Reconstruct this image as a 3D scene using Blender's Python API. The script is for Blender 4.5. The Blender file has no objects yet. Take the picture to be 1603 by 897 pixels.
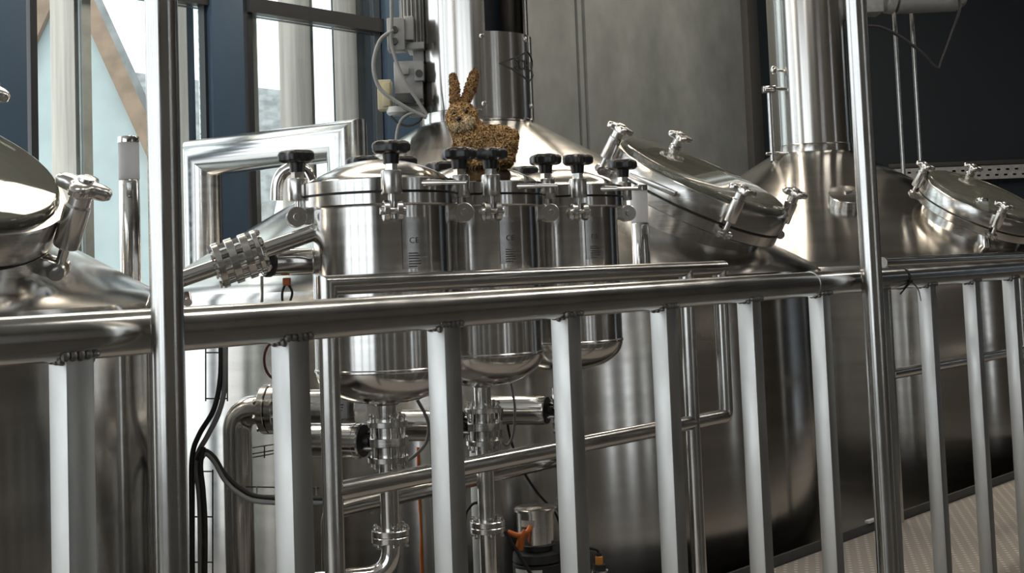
import bpy, bmesh, math, random
from mathutils import Vector, Matrix
R = math.radians
random.seed(7)
SC = bpy.context.scene
COL = SC.collection

# ------------------------------------------------------------------ camera
FOC, PPX, PPY, TAU, RHO = 2100.0, 801.5, 275.0, 0.0699, 0.038
EYE = Vector((0, 0, 1.12))
_F = Vector((0, math.cos(TAU), math.sin(TAU)))
_U0 = Vector((0, -math.sin(TAU), math.cos(TAU)))
_R0 = Vector((1, 0, 0))
_R = math.cos(RHO) * _R0 - math.sin(RHO) * _U0
_U = math.sin(RHO) * _R0 + math.cos(RHO) * _U0
cd = bpy.data.cameras.new('camera')
cam = bpy.data.objects.new('camera', cd)
COL.objects.link(cam)
m = Matrix((_R, _U, -_F)).transposed().to_4x4()
m.translation = EYE
cam.matrix_world = m
cd.sensor_width = 36.0
cd.lens = FOC / 1603 * 36.0
cd.shift_y = -(448.5 - PPY) / 1603
cd.clip_start = 0.05
cd.clip_end = 300
SC.camera = cam

# ------------------------------------------------------------------ light
SC.view_settings.view_transform = 'Standard'
SC.view_settings.look = 'None'
SC.view_settings.gamma = 1.0
SC.view_settings.use_curve_mapping = False
SC.view_settings.exposure = 0.2
SKY_STRENGTH = 2.1
SUN_STRENGTH = 0.6
FILL_WATTS = 48
w = bpy.data.worlds.new('sky')
SC.world = w
w.use_nodes = True
bg = w.node_tree.nodes['Background']
bg.inputs[0].default_value = (0.90, 0.96, 1.0, 1)
bg.inputs[1].default_value = SKY_STRENGTH
sd = bpy.data.lights.new('sun', 'SUN')
sd.energy = SUN_STRENGTH
sd.angle = R(6)
sd.color = (1.0, 0.9, 0.76)
so = bpy.data.objects.new('sun', sd)
COL.objects.link(so)
# direction towards which light travels: from behind-left outside, along the glass wall
SUNDIR = Vector((0.62, 0.62, -0.48)).normalized()
so.rotation_euler = SUNDIR.to_track_quat('-Z', 'Y').to_euler()
SC.cycles.use_denoising = True
SC.cycles.max_bounces = 10
SC.cycles.glossy_bounces = 6
SC.cycles.transparent_max_bounces = 16
SC.cycles.sample_clamp_indirect = 6.0
SC.cycles.caustics_reflective = False
SC.cycles.caustics_refractive = False

# ------------------------------------------------------------------ places
ANG = R(50)
D = Vector((math.cos(ANG), math.sin(ANG), 0))      # along rail, tanks and glass wall
N = Vector((-math.sin(ANG), math.cos(ANG), 0))     # towards the glass wall
Z = Vector((0, 0, 1))


def ray(px, py):
    return _F + (px - PPX) / FOC * _R + (PPY - py) / FOC * _U


def at(px, py, Y):
    d = ray(px, py)
    return EYE + d * (Y / d.y)


def at_v(px, py, v):
    d = ray(px, py)
    return EYE + d * (v / d.dot(N))


def at_z(px, py, z):
    d = ray(px, py)
    return EYE + d * ((z - EYE.z) / d.z)


def uv(u, v, z=0.0):
    return D * u + N * v + Z * z


# ------------------------------------------------------------------ materials
def nt(name):
    m = bpy.data.materials.new(name)
    m.use_nodes = True
    t = m.node_tree
    return m, t, t.nodes['Principled BSDF'], t.nodes, t.links


def noise_ramp(t, coord, scale_vec, scale, lo, hi, detail=4, p0=0.35, p1=0.65):
    ns, ln = t.nodes, t.links
    tc = ns.new('ShaderNodeTexCoord')
    mp = ns.new('ShaderNodeMapping')
    mp.inputs['Scale'].default_value = scale_vec
    ln.new(tc.outputs[coord], mp.inputs[0])
    no = ns.new('ShaderNodeTexNoise')
    no.inputs['Scale'].default_value = scale
    no.inputs['Detail'].default_value = detail
    ln.new(mp.outputs[0], no.inputs['Vector'])
    rp = ns.new('ShaderNodeValToRGB')
    rp.color_ramp.elements[0].position = p0
    rp.color_ramp.elements[1].position = p1
    rp.color_ramp.elements[0].color = (*lo, 1) if isinstance(lo, tuple) else (lo, lo, lo, 1)
    rp.color_ramp.elements[1].color = (*hi, 1) if isinstance(hi, tuple) else (hi, hi, hi, 1)
    ln.new(no.outputs['Fac'], rp.inputs[0])
    return rp, no


def plain(name, col, rough=0.5, metal=0.0, var=0.12, scale=8.0, spec=0.5, bump=0.0, stretch=(1, 1, 1)):
    m, t, b, ns, ln = nt(name)
    lo = tuple(c * (1 - var) for c in col)
    hi = tuple(min(1, c * (1 + var)) for c in col)
    rp, no = noise_ramp(t, 'Object', stretch, scale, lo, hi)
    ln.new(rp.outputs[0], b.inputs['Base Color'])
    b.inputs['Roughness'].default_value = rough
    b.inputs['Metallic'].default_value = metal
    b.inputs['Specular IOR Level'].default_value = spec
    if bump:
        bp = ns.new('ShaderNodeBump')
        bp.inputs['Strength'].default_value = bump
        bp.inputs['Distance'].default_value = 0.01
        ln.new(no.outputs['Fac'], bp.inputs['Height'])
        ln.new(bp.outputs[0], b.inputs['Normal'])
    return m


def steel(name, col=(0.6, 0.59, 0.57), rough=0.25, dr=0.06, stretch=(1, 1, 60), scale=4.0, aniso=0.0, rot=0.25, bump=0.0, tang=False):
    m, t, b, ns, ln = nt(name)
    rp, no = noise_ramp(t, 'Object', stretch, scale, rough - dr, rough + dr, 5, 0.3, 0.7)
    ln.new(rp.outputs[0], b.inputs['Roughness'])
    rc, _ = noise_ramp(t, 'Object', stretch, scale * 0.6, tuple(c * 0.93 for c in col), tuple(min(1, c * 1.05) for c in col), 3)
    ln.new(rc.outputs[0], b.inputs['Base Color'])
    b.inputs['Metallic'].default_value = 1.0
    if aniso:
        b.inputs['Anisotropic'].default_value = aniso
        b.inputs['Anisotropic Rotation'].default_value = rot
        tg = ns.new('ShaderNodeTangent')
        tg.direction_type = 'RADIAL'
        tg.axis = 'Z'
        ln.new(tg.outputs[0], b.inputs['Tangent'])
    if bump:
        bp = ns.new('ShaderNodeBump')
        bp.inputs['Strength'].default_value = bump
        bp.inputs['Distance'].default_value = 0.002
        ln.new(no.outputs['Fac'], bp.inputs['Height'])
        ln.new(bp.outputs[0], b.inputs['Normal'])
    return m


def glassmat(name, tint, ior=1.45, rough=0.02, refl=(1, 1, 1), milky=0.0):
    m = bpy.data.materials.new(name)
    m.use_nodes = True
    t = m.node_tree
    t.nodes.clear()
    o = t.nodes.new('ShaderNodeOutputMaterial')
    mx = t.nodes.new('ShaderNodeMixShader')
    tr = t.nodes.new('ShaderNodeBsdfTransparent')
    tr.inputs[0].default_value = (*tint, 1)
    gl = t.nodes.new('ShaderNodeBsdfGlossy')
    gl.inputs['Color'].default_value = (*refl, 1)
    gl.inputs['Roughness'].default_value = rough
    fr = t.nodes.new('ShaderNodeFresnel')
    fr.inputs[0].default_value = ior
    t.links.new(fr.outputs[0], mx.inputs[0])
    if milky:
        df = t.nodes.new('ShaderNodeBsdfDiffuse')
        df.inputs[0].default_value = (0.56, 0.57, 0.48, 1)
        m2 = t.nodes.new('ShaderNodeMixShader')
        m2.inputs[0].default_value = milky
        t.links.new(tr.outputs[0], m2.inputs[1])
        t.links.new(df.outputs[0], m2.inputs[2])
        t.links.new(m2.outputs[0], mx.inputs[1])
    else:
        t.links.new(tr.outputs[0], mx.inputs[1])
    t.links.new(gl.outputs[0], mx.inputs[2])
    t.links.new(mx.outputs[0], o.inputs[0])
    return m


def concrete_mat():
    m, t, b, ns, ln = nt('concrete')
    rp, no = noise_ramp(t, 'Object', (1, 1, 0.6), 1.3, (0.145, 0.163, 0.168), (0.222, 0.245, 0.252), 8, 0.3, 0.7)
    r2, n2 = noise_ramp(t, 'Object', (1, 1, 0.8), 5, 0.88, 1.06, 6, 0.35, 0.7)
    mx = ns.new('ShaderNodeMix')
    mx.data_type = 'RGBA'
    mx.blend_type = 'MULTIPLY'
    mx.inputs[0].default_value = 1.0
    ln.new(rp.outputs[0], mx.inputs[6])
    ln.new(r2.outputs[0], mx.inputs[7])
    ln.new(mx.outputs[2], b.inputs['Base Color'])
    b.inputs['Roughness'].default_value = 0.8
    bp = ns.new('ShaderNodeBump')
    bp.inputs['Strength'].default_value = 0.25
    bp.inputs['Distance'].default_value = 0.01
    ln.new(n2.outputs['Fac'], bp.inputs['Height'])
    ln.new(bp.outputs[0], b.inputs['Normal'])
    return m


def checker_plate():
    m, t, b, ns, ln = nt('tread_plate')
    tc = ns.new('ShaderNodeTexCoord')
    mp = ns.new('ShaderNodeMapping')
    mp.inputs['Scale'].default_value = (26, 26, 26)
    mp.inputs['Rotation'].default_value = (0, 0, R(12))
    ln.new(tc.outputs['Object'], mp.inputs[0])
    vo = ns.new('ShaderNodeTexVoronoi')
    vo.inputs['Scale'].default_value = 1.0
    vo.inputs['Randomness'].default_value = 0.0
    ln.new(mp.outputs[0], vo.inputs['Vector'])
    rp = ns.new('ShaderNodeValToRGB')
    rp.color_ramp.elements[0].position = 0.17
    rp.color_ramp.elements[1].position = 0.25
    rp.color_ramp.elements[0].color = (1, 1, 1, 1)
    rp.color_ramp.elements[1].color = (0, 0, 0, 1)
    ln.new(vo.outputs['Distance'], rp.inputs[0])
    cr = ns.new('ShaderNodeValToRGB')
    cr.color_ramp.elements[0].color = (0.34, 0.305, 0.27, 1)
    cr.color_ramp.elements[1].color = (0.62, 0.58, 0.53, 1)
    ln.new(rp.outputs[0], cr.inputs[0])
    ln.new(cr.outputs[0], b.inputs['Base Color'])
    b.inputs['Metallic'].default_value = 0.15
    b.inputs['Roughness'].default_value = 0.5
    bp = ns.new('ShaderNodeBump')
    bp.inputs['Strength'].default_value = 0.8
    bp.inputs['Distance'].default_value = 0.004
    ln.new(rp.outputs[0], bp.inputs['Height'])
    ln.new(bp.outputs[0], b.inputs['Normal'])
    return m


M = {}
M['tank'] = steel('tank_steel', (0.56, 0.545, 0.52), 0.17, 0.015, (0.6, 0.6, 12), 3.0, 0.75, 0.25, tang=True)
M['tower'] = steel('tower_steel', (0.66, 0.645, 0.62), 0.20, 0.03, (8, 8, 0.15), 4.0, 0.6, 0.25, tang=True)
M['vessel'] = steel('vessel_steel', (0.62, 0.61, 0.595), 0.17, 0.02, (0.6, 0.6, 20), 3.0, 0.6, 0.25, tang=True)
M['ring'] = steel('turned_steel', (0.62, 0.61, 0.59), 0.2, 0.04, (1, 1, 60), 4.0)
M['clamp'] = steel('clamp_steel', (0.66, 0.65, 0.635), 0.24, 0.02, (1, 1, 10), 2.0)
M['polish'] = steel('polished_steel', (0.66, 0.65, 0.635), 0.13, 0.04, (1, 1, 10), 6.0)
M['rail'] = steel('rail_steel', (0.54, 0.535, 0.52), 0.2, 0.05, (1, 1, 1), 12.0)
M['square'] = steel('square_tube_steel', (0.50, 0.50, 0.485), 0.42, 0.08, (30, 30, 8), 1.0)
M['weld'] = steel('weld_bead', (0.32, 0.31, 0.30), 0.4, 0.1, (1, 1, 1), 60.0, bump=0.5)
M['duct'] = steel('duct_cladding', (0.74, 0.74, 0.73), 0.2, 0.05, (1, 1, 12), 4.0)
M['galv'] = plain('galvanised', (0.55, 0.56, 0.56), 0.45, 0.6, 0.12, 20)
M['black'] = plain('black_plastic', (0.012, 0.012, 0.013), 0.35, 0, 0.2, 30)
M['rubber'] = plain('black_rubber', (0.015, 0.015, 0.016), 0.55, 0, 0.2, 30)
M['gasket'] = plain('dark_gasket', (0.02, 0.02, 0.02), 0.6)
M['grey_cable'] = plain('grey_cable', (0.30, 0.30, 0.29), 0.45)
M['motor'] = plain('motor_grey', (0.42, 0.42, 0.41), 0.45, 0.0, 0.08, 12)
M['motor_dark'] = plain('motor_dark', (0.05, 0.05, 0.05), 0.45)
M['beige'] = plain('beige_plastic', (0.62, 0.56, 0.38), 0.5, 0, 0.06, 10)
M['white'] = plain('white_plastic', (0.72, 0.72, 0.70), 0.4, 0, 0.05, 10)
M['orange'] = plain('orange_plastic', (0.75, 0.19, 0.03), 0.45, 0, 0.1, 20)
M['amber'] = plain('amber_plastic', (0.62, 0.26, 0.03), 0.35, 0, 0.1, 20)
M['redwire'] = plain('dark_red_wire', (0.14, 0.04, 0.03), 0.5)
M['frame'] = plain('black_frame', (0.018, 0.020, 0.024), 0.4, 0, 0.1)
M['blue'] = plain('slate_blue_paint', (0.042, 0.080, 0.135), 0.45, 0, 0.05, 3)
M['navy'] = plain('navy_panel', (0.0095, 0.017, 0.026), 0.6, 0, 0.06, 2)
M['darkcol'] = plain('dark_column', (0.05, 0.05, 0.05), 0.55, 0, 0.05, 3)
M['wood'] = plain('weathered_wood', (0.60, 0.53, 0.48), 0.75, 0, 0.22, 2.2, stretch=(7, 7, 0.35), bump=0.2)
M['gable'] = plain('gable_board', (0.26, 0.18, 0.13), 0.75, 0, 0.2, 3)
M['stucco'] = plain('white_stucco', (0.43, 0.48, 0.49), 0.85, 0, 0.06, 2)
M['slate'] = plain('grey_roof', (0.25, 0.25, 0.25), 0.85, 0, 0.3, 2.5, bump=0.3)
M['tiles'] = plain('orange_tiles', (0.55, 0.20, 0.10), 0.8, 0, 0.35, 6)
M['paving'] = plain('pale_paving', (0.60, 0.60, 0.58), 0.85, 0, 0.12, 2)
M['concrete'] = concrete_mat()
M['plaster'] = plain('grey_plaster', (0.155, 0.135, 0.115), 0.8, 0, 0.1, 1)
M['ceil'] = plain('ceiling_paint', (0.64, 0.62, 0.58), 0.8, 0, 0.06, 1)
M['deck'] = checker_plate()
M['unseen_floor'] = plain('unseen_dark_floor', (0.07, 0.066, 0.062), 0.55, 0, 0.15, 2)
M['lowfloor'] = plain('sealed_floor', (0.22, 0.21, 0.20), 0.5, 0, 0.15, 2)
M['glass'] = glassmat('window_glass', (0.93, 0.97, 0.96), 1.35)
M['sight'] = glassmat('sight_glass', (0.82, 0.84, 0.77), 1.42, 0.02, milky=0.2)
M['frost'] = plain('frosted_glass', (0.80, 0.80, 0.82), 0.45, 0, 0.04, 4)
_m, _t, _b, _ns, _ln = nt('frosted_shade')
_b.inputs['Base Color'].default_value = (0.95, 0.95, 0.96, 1)
_b.inputs['Roughness'].default_value = 0.5
_tl = _ns.new('ShaderNodeBsdfTranslucent')
_tl.inputs[0].default_value = (0.95, 0.95, 0.96, 1)
_mx = _ns.new('ShaderNodeMixShader')
_mx.inputs[0].default_value = 0.45
_ln.new(_b.outputs[0], _mx.inputs[1])
_ln.new(_tl.outputs[0], _mx.inputs[2])
_tp = _ns.new('ShaderNodeBsdfTransparent')
_m3 = _ns.new('ShaderNodeMixShader')
_m3.inputs[0].default_value = 0.15
_ln.new(_mx.outputs[0], _m3.inputs[1])
_ln.new(_tp.outputs[0], _m3.inputs[2])
_ln.new(_m3.outputs[0], _ns['Material Output'].inputs[0])
M['frost'] = _m
M['plate'] = steel('etched_plate', (0.44, 0.44, 0.44), 0.24, 0.04, (1, 1, 20), 6.0)
M['ink'] = plain('etched_ink', (0.06, 0.06, 0.06), 0.6)
M['fur'] = plain('brown_plush', (0.56, 0.36, 0.17), 0.95, 0, 0.35, 45, spec=0.1)
M['fur_dark'] = plain('dark_brown_plush', (0.42, 0.25, 0.11), 0.95, 0, 0.3, 45, spec=0.1)
M['fur_pale'] = plain('tan_plush', (0.74, 0.58, 0.37), 0.95, 0, 0.25, 45, spec=0.1)
M['eye'] = plain('dark_eye', (0.02, 0.012, 0.008), 0.2)


# ------------------------------------------------------------------ mesh helpers
def frame_from(axis, up=Z):
    z = axis.normalized()
    x = up.cross(z)
    if x.length < 1e-5:
        x = Vector((1, 0, 0)).cross(z)
        if x.length < 1e-5:
            x = Vector((0, 1, 0)).cross(z)
    x.normalize()
    y = z.cross(x)
    return Matrix((x, y, z)).transposed()


def place(axis, loc, up=Z):
    mm = frame_from(axis, up).to_4x4()
    mm.translation = loc
    return mm


def lathe(bm, prof, n=48, mat=None, a0=0.0, a1=None):
    """revolve (r, z) pairs about z; partial when a1 is given"""
    mat = mat or Matrix()
    full = a1 is None
    steps = n if full else n + 1
    span = 2 * math.pi if full else (a1 - a0)
    rings = []
    for r, z in prof:
        if r < 1e-6:
            rings.append([bm.verts.new(mat @ Vector((0, 0, z)))])
        else:
            rings.append([bm.verts.new(mat @ Vector((r * math.cos(a0 + span * i / n), r * math.sin(a0 + span * i / n), z))) for i in range(steps)])
    for a, b in zip(rings, rings[1:]):
        for i in range(n):
            j = (i + 1) % n if full else i + 1
            if len(a) == 1 and len(b) == 1:
                continue
            if len(a) == 1:
                bm.faces.new((a[0], b[j], b[i]))
            elif len(b) == 1:
                bm.faces.new((a[i], a[j], b[0]))
            else:
                bm.faces.new((a[i], a[j], b[j], b[i]))


def box(bm, size, mat=None, bev=0.0, seg=2):
    mat = mat or Matrix()
    g = bmesh.ops.create_cube(bm, size=1.0, matrix=mat @ Matrix.Diagonal((*size, 1)))
    if bev:
        es = list({e for v in g['verts'] for e in v.link_edges})
        bmesh.ops.bevel(bm, geom=es, offset=bev, segments=seg, affect='EDGES', profile=0.5)


def cyl(bm, p0, p1, r, n=24, r1=None, bev=0.0):
    p0, p1 = Vector(p0), Vector(p1)
    L = (p1 - p0).length
    r1 = r if r1 is None else r1
    mm = place(p1 - p0, p0)
    if bev:
        prof = [(0, 0), (r - bev, 0), (r, bev), (r1, L - bev), (r1 - bev, L), (0, L)]
    else:
        prof = [(0, 0), (r, 0), (r1, L), (0, L)]
    lathe(bm, prof, n, mm)


def hexa(bm, p0, p1, r):
    cyl(bm, p0, p1, r, 6)


def smooth_path(pts, rad, seg=6):
    """round the corners of a polyline with arcs of about the given radius"""
    pts = [Vector(p) for p in pts]
    out = [pts[0]]
    for a, b, c in zip(pts, pts[1:], pts[2:]):
        d1, d2 = (a - b), (c - b)
        t = min(rad, d1.length * 0.49, d2.length * 0.49)
        q0, q1 = b + d1.normalized() * t, b + d2.normalized() * t
        for i in range(seg + 1):
            s = i / seg
            out.append(q0 * (1 - s) ** 2 + b * 2 * s * (1 - s) + q1 * s * s)
    out.append(pts[-1])
    return out


def spline(pts, n=8):
    pts = [Vector(p) for p in pts]
    P = [pts[0] * 2 - pts[1]] + pts + [pts[-1] * 2 - pts[-2]]
    out = []
    for i in range(1, len(P) - 2):
        for k in range(n):
            t = k / n
            a, b, c, d = P[i - 1], P[i], P[i + 1], P[i + 2]
            out.append(0.5 * ((2 * b) + (c - a) * t + (2 * a - 5 * b + 4 * c - d) * t * t + (3 * b - a - 3 * c + d) * t ** 3))
    out.append(pts[-1])
    return out


def tube(bm, pts, r, n=12, caps=True):
    pts = [Vector(p) for p in pts]
    q = [pts[0]]
    for p in pts[1:]:
        if (p - q[-1]).length > 1e-6:
            q.append(p)
    pts = q
    rings = []
    t0 = (pts[1] - pts[0]).normalized()
    x = frame_from(t0) @ Vector((1, 0, 0))
    for i, p in enumerate(pts):
        if i == 0:
            t = t0
        elif i == len(pts) - 1:
            t = (pts[-1] - pts[-2]).normalized()
        else:
            t = ((pts[i + 1] - p).normalized() + (p - pts[i - 1]).normalized()).normalized()
        x = (x - t * x.dot(t)).normalized()
        y = t.cross(x)
        rr = r(i / (len(pts) - 1)) if callable(r) else r
        rings.append([bm.verts.new(p + (x * math.cos(2 * math.pi * k / n) + y * math.sin(2 * math.pi * k / n)) * rr) for k in range(n)])
    for a, b in zip(rings, rings[1:]):
        for k in range(n):
            bm.faces.new((a[k], a[(k + 1) % n], b[(k + 1) % n], b[k]))
    if caps:
        bm.faces.new(rings[0][::-1])
        bm.faces.new(rings[-1])


def mitre(bm, pts, r, n=36):
    pts = [Vector(p) for p in pts]
    rings = []
    nrm = None
    nrm = (pts[1] - pts[0]).cross(pts[2] - pts[1]).normalized()
    for i, p in enumerate(pts):
        if i == 0:
            t = (pts[1] - p).normalized()
            k = 1
        elif i == len(pts) - 1:
            t = (p - pts[-2]).normalized()
            k = 1
        else:
            t1, t2 = (p - pts[i - 1]).normalized(), (pts[i + 1] - p).normalized()
            t = (t1 + t2).normalized()
            k = 1 / max(0.3, t.dot(t1))
        y = nrm
        x = y.cross(t).normalized()
        rings.append([bm.verts.new(p + x * math.cos(2 * math.pi * j / n) * r * k + y * math.sin(2 * math.pi * j / n) * r) for j in range(n)])
    for a, b in zip(rings, rings[1:]):
        for j in range(n):
            bm.faces.new((a[j], a[(j + 1) % n], b[(j + 1) % n], b[j]))
    bm.faces.new(rings[0][::-1])
    bm.faces.new(rings[-1])




def star(bm, mat, rad, h, lobes=5, depth=0.13, n=60):
    """a lobed hand knob, axis z, base at z=0"""
    lev = [(0.0, 0.72), (0.06, 0.86), (0.2, 0.97), (0.62, 1.0), (0.84, 0.93), (0.95, 0.8), (1.0, 0.6), (1.0, 0.2)]
    rings = []
    for z, s in lev:
        rr = []
        for i in range(n):
            a = 2 * math.pi * i / n
            c = math.cos(lobes * a)
            q = 1 - depth * (0.5 - 0.5 * math.copysign(abs(c) ** 0.7, c)) * 1.35
            rr.append(bm.verts.new(mat @ Vector((rad * s * q * math.cos(a), rad * s * q * math.sin(a), z * h))))
        rings.append(rr)
    for a, b in zip(rings, rings[1:]):
        for k in range(n):
            bm.faces.new((a[k], a[(k + 1) % n], b[(k + 1) % n], b[k]))
    bm.faces.new(rings[0][::-1])
    bm.faces.new(rings[-1])


def ellipsoid(bm, c, rad, rot=None, seg=20):
    mm = Matrix.Translation(Vector(c)) @ (rot.to_4x4() if rot else Matrix()) @ Matrix.Diagonal((*rad, 1))
    bmesh.ops.create_uvsphere(bm, u_segments=seg, v_segments=seg // 2 + 2, radius=1.0, matrix=mm)


def obj(name, bm, mat, parent=None, ang=35, loc=None):
    """link a bmesh (world coordinates unless loc is given) as one object; a child keeps its place"""
    bmesh.ops.recalc_face_normals(bm, faces=bm.faces)
    me = bpy.data.meshes.new(name)
    bm.to_mesh(me)
    bm.free()
    for p in me.polygons:
        p.use_smooth = True
    me.set_sharp_from_angle(angle=R(ang))
    me.materials.append(M[mat] if isinstance(mat, str) else mat)
    o = bpy.data.objects.new(name, me)
    COL.objects.link(o)
    if parent is not None:
        o.parent = parent
    return o


def tag(o, label, cat, group=None):
    o['label'] = label
    o['category'] = cat
    if group:
        o['group'] = group
    return o


def thing(name, label, cat, loc=(0, 0, 0), group=None, rot=None):
    o = bpy.data.objects.new(name, None)
    o.empty_display_size = 0.1
    COL.objects.link(o)
    o.location = loc
    if rot:
        o.rotation_euler = rot
    return tag(o, label, cat, group)


def struct(name, bm, mat, parent=None, ang=35):
    o = obj(name, bm, mat, parent, ang)
    if parent is None:
        o['kind'] = 'structure'
    return o


def inv(root):
    """matrix taking world coordinates into the frame of a freshly placed root"""
    return (Matrix.Translation(root.location) @ root.rotation_euler.to_matrix().to_4x4()).inverted()


def wobj(name, bm, mat, root, ang=35):
    """like obj, but the bmesh is in world coordinates and root sits elsewhere"""
    bm.transform(inv(root))
    return obj(name, bm, mat, root, ang)


def new():
    return bmesh.new()


ORI = Matrix((D, N, Z)).transposed().to_4x4()   # local x = along the room, y = towards the glass


def ubox(bm, u0, u1, v0, v1, z0, z1, bev=0.0):
    mm = ORI.copy()
    mm.translation = uv((u0 + u1) / 2, (v0 + v1) / 2, (z0 + z1) / 2)
    box(bm, (abs(u1 - u0), abs(v1 - v0), abs(z1 - z0)), mm, bev)


# ------------------------------------------------------------------ the room
VW = 7.2            # glass wall
LOW = -0.45          # brewhouse floor below the walkway
CEIL = 5.2
U0, U1 = -5.5, 22.0
V0 = -4.5
TOE0, TOE1 = at_z(1210, 890, 0), at_z(1603, 745, 0)
TD = (TOE1 - TOE0).normalized()
VT = TOE0.dot(N)

bm = new()
ubox(bm, U0, U1, V0, VW + 0.3, LOW - 0.1, LOW)
struct('floor', bm, 'lowfloor')
bm = new()
# walkway deck, its far edge along the toe board
a, b = TOE0 - TD * 6.2, TOE0 + TD * 9.0
nn = Vector((-TD.y, TD.x, 0))
def slab(name, q, mat):
    bm = new()
    top = [bm.verts.new(Vector((p.x, p.y, 0))) for p in q]
    bot = [bm.verts.new(Vector((p.x, p.y, -0.10))) for p in q]
    bm.faces.new(top)
    bm.faces.new(bot[::-1])
    for i in range(4):
        bm.faces.new((top[i], bot[i], bot[(i + 1) % 4], top[(i + 1) % 4]))
    return struct(name, bm, mat)


bm.free()
slab('floor_walkway', [a, b, b - nn * 0.9, a - nn * 0.9], 'deck')
slab('floor_unseen_dark', [a - nn * 0.9, b - nn * 0.9, b - nn * 6.6, a - nn * 6.6], 'unseen_floor')  # floor below the frame, added dark to dim the handrail's underside
bm = new()
ubox(bm, U0, U1, V0, VW + 0.3, CEIL, CEIL + 0.15)
struct('ceiling', bm, 'ceil')
# long inner wall behind the viewer, with unseen slots added to put bright streaks on the tanks
bm = new()
slots = [(2.5, 2.7), (3.4, 3.6), (4.3, 4.4), (9.4, 9.6)]
us = [U0] + [x for s_ in slots for x in s_] + [U1]
for a_, b_ in zip(us[::2], us[1::2]):
    ubox(bm, a_, b_, V0 - 0.15, V0, LOW, CEIL)
for a_, b_ in slots:
    ubox(bm, a_, b_, V0 - 0.15, V0, LOW, 0.3)
    ubox(bm, a_, b_, V0 - 0.15, V0, 4.2, CEIL)
struct('wall_right', bm, 'plaster')
# concrete wall carries on from the glass wall behind the copper towers
UC0 = at_v(657, 200, VW).dot(D)
UC1 = at_v(1166, 150, VW).dot(D)
ug0, ug1 = at_v(908, 150, VW).dot(D), at_v(918, 150, VW).dot(D)
bm = new()
ubox(bm, UC0, ug0 - 0.03, VW, VW + 0.25, LOW, CEIL)
ubox(bm, ug0 - 0.03, ug0 + 0.02, VW + 0.03, VW + 0.25, LOW, CEIL)
ubox(bm, ug0 + 0.02, ug1 - 0.02, VW + 0.005, VW + 0.25, LOW, CEIL)
ubox(bm, ug1 - 0.02, ug1 + 0.03, VW + 0.03, VW + 0.25, LOW, CEIL)
ubox(bm, ug1 + 0.03, UC1, VW, VW + 0.25, LOW, CEIL)
struct('wall_concrete', bm, 'concrete')
bm = new()
ubox(bm, UC1, UC1 + 0.22, VW - 0.08, VW + 0.25, LOW, CEIL, 0.004)
struct('trim_1', bm, 'darkcol')
bm = new()
ubox(bm, UC1 + 0.22, UC1 + 4.0, VW - 0.02, VW + 0.25, LOW, CEIL)
struct('wall_recess', bm, 'navy')
# dark navy end wall, seen square on
YE = 15.2
bm = new()
box(bm, (26, 0.2, CEIL - LOW), Matrix.Translation((11.0, YE + 0.1, (CEIL + LOW) / 2)))
struct('wall_back', bm, 'navy')

# end wall behind the camera, mostly glass
bm = new()
ubox(bm, U0 - 0.2, U0, V0, V0 + 2.2, LOW, CEIL)
ubox(bm, U0 - 0.2, U0, V0 + 2.2, VW, LOW, 0.15)
ubox(bm, U0 - 0.2, U0, V0 + 2.2, VW, CEIL - 0.3, CEIL)
for k in range(1, 5):
    v = V0 + 2.2 + (VW - V0 - 2.2) * k / 5
    ubox(bm, U0 - 0.2, U0, v - 0.1, v + 0.1, LOW, CEIL)
struct('wall_front', bm, 'plaster')

# ------------------------------------------------------------------ glass wall
cols = []


def u_of(px, v=VW, py=150):
    return at_v(px, py, v).dot(D)


ZT = at_v(500, 28, VW).z          # transom height
TH = 0.10
bm = new()
ubox(bm, U0, UC0, VW - 0.06, VW + 0.1, LOW, LOW + 0.12)
ubox(bm, U0, UC0, VW - 0.06, VW + 0.1, CEIL - 0.2, CEIL)
struct('wall_left', bm, 'frame')
# slate blue columns standing in front of the glass line
for i, (x0, x1) in enumerate(((-60, 43), (325, 384), (599, 657))):
    bm = new()
    ubox(bm, u_of(x0, VW - 0.03), u_of(x1, VW - 0.09), VW - 0.09, VW + 0.03, LOW, CEIL, 0.004)
    struct('column_%d' % (i + 1), bm, 'blue')
for k in range(5):
    u = u_of(-60) - 0.6 - 1.9 * (k + 0.5) - 0.9
    if u < U0 + 0.2:
        break
    bm = new()
    ubox(bm, u - 0.1, u + 0.1, VW - 0.1, VW + 0.12, LOW, CEIL, 0.004)
    struct('column_%d' % (i + 2 + k), bm, 'blue')
# framed panes between them
bays = [(43, 325), (384, 599)]
for i, (x0, x1) in enumerate(bays):
    ua, ub = u_of(x0), u_of(x1)
    bm = new()
    e = 0.045
    ubox(bm, ua, ua + e, VW - 0.04, VW + 0.04, LOW + 0.12, CEIL - 0.2)
    ubox(bm, ub - e, ub, VW - 0.04, VW + 0.03, LOW + 0.12, CEIL - 0.2)
    ubox(bm, ua, ub, VW - 0.07, VW + 0.09, ZT - TH / 2, ZT + TH / 2)
    f = struct('window_%d' % (i + 1), bm, 'frame')
    bm = new()
    ubox(bm, ua + e, ub - e, VW + 0.02, VW + 0.032, LOW + 0.12, ZT - TH / 2)
    ubox(bm, ua + e, ub - e, VW + 0.02, VW + 0.032, ZT + TH / 2, CEIL - 0.2)
    obj('pane', bm, 'glass', f)
    if i == 0:
        bm = new()
        ug = u_of(138)
        ubox(bm, ug - 0.03, ug + 0.03, VW + 0.005, VW + 0.05, LOW + 0.12, ZT)
        obj('gasket_strip', bm, plain('grey_seal', (0.30, 0.33, 0.32), 0.5), f)
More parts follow.
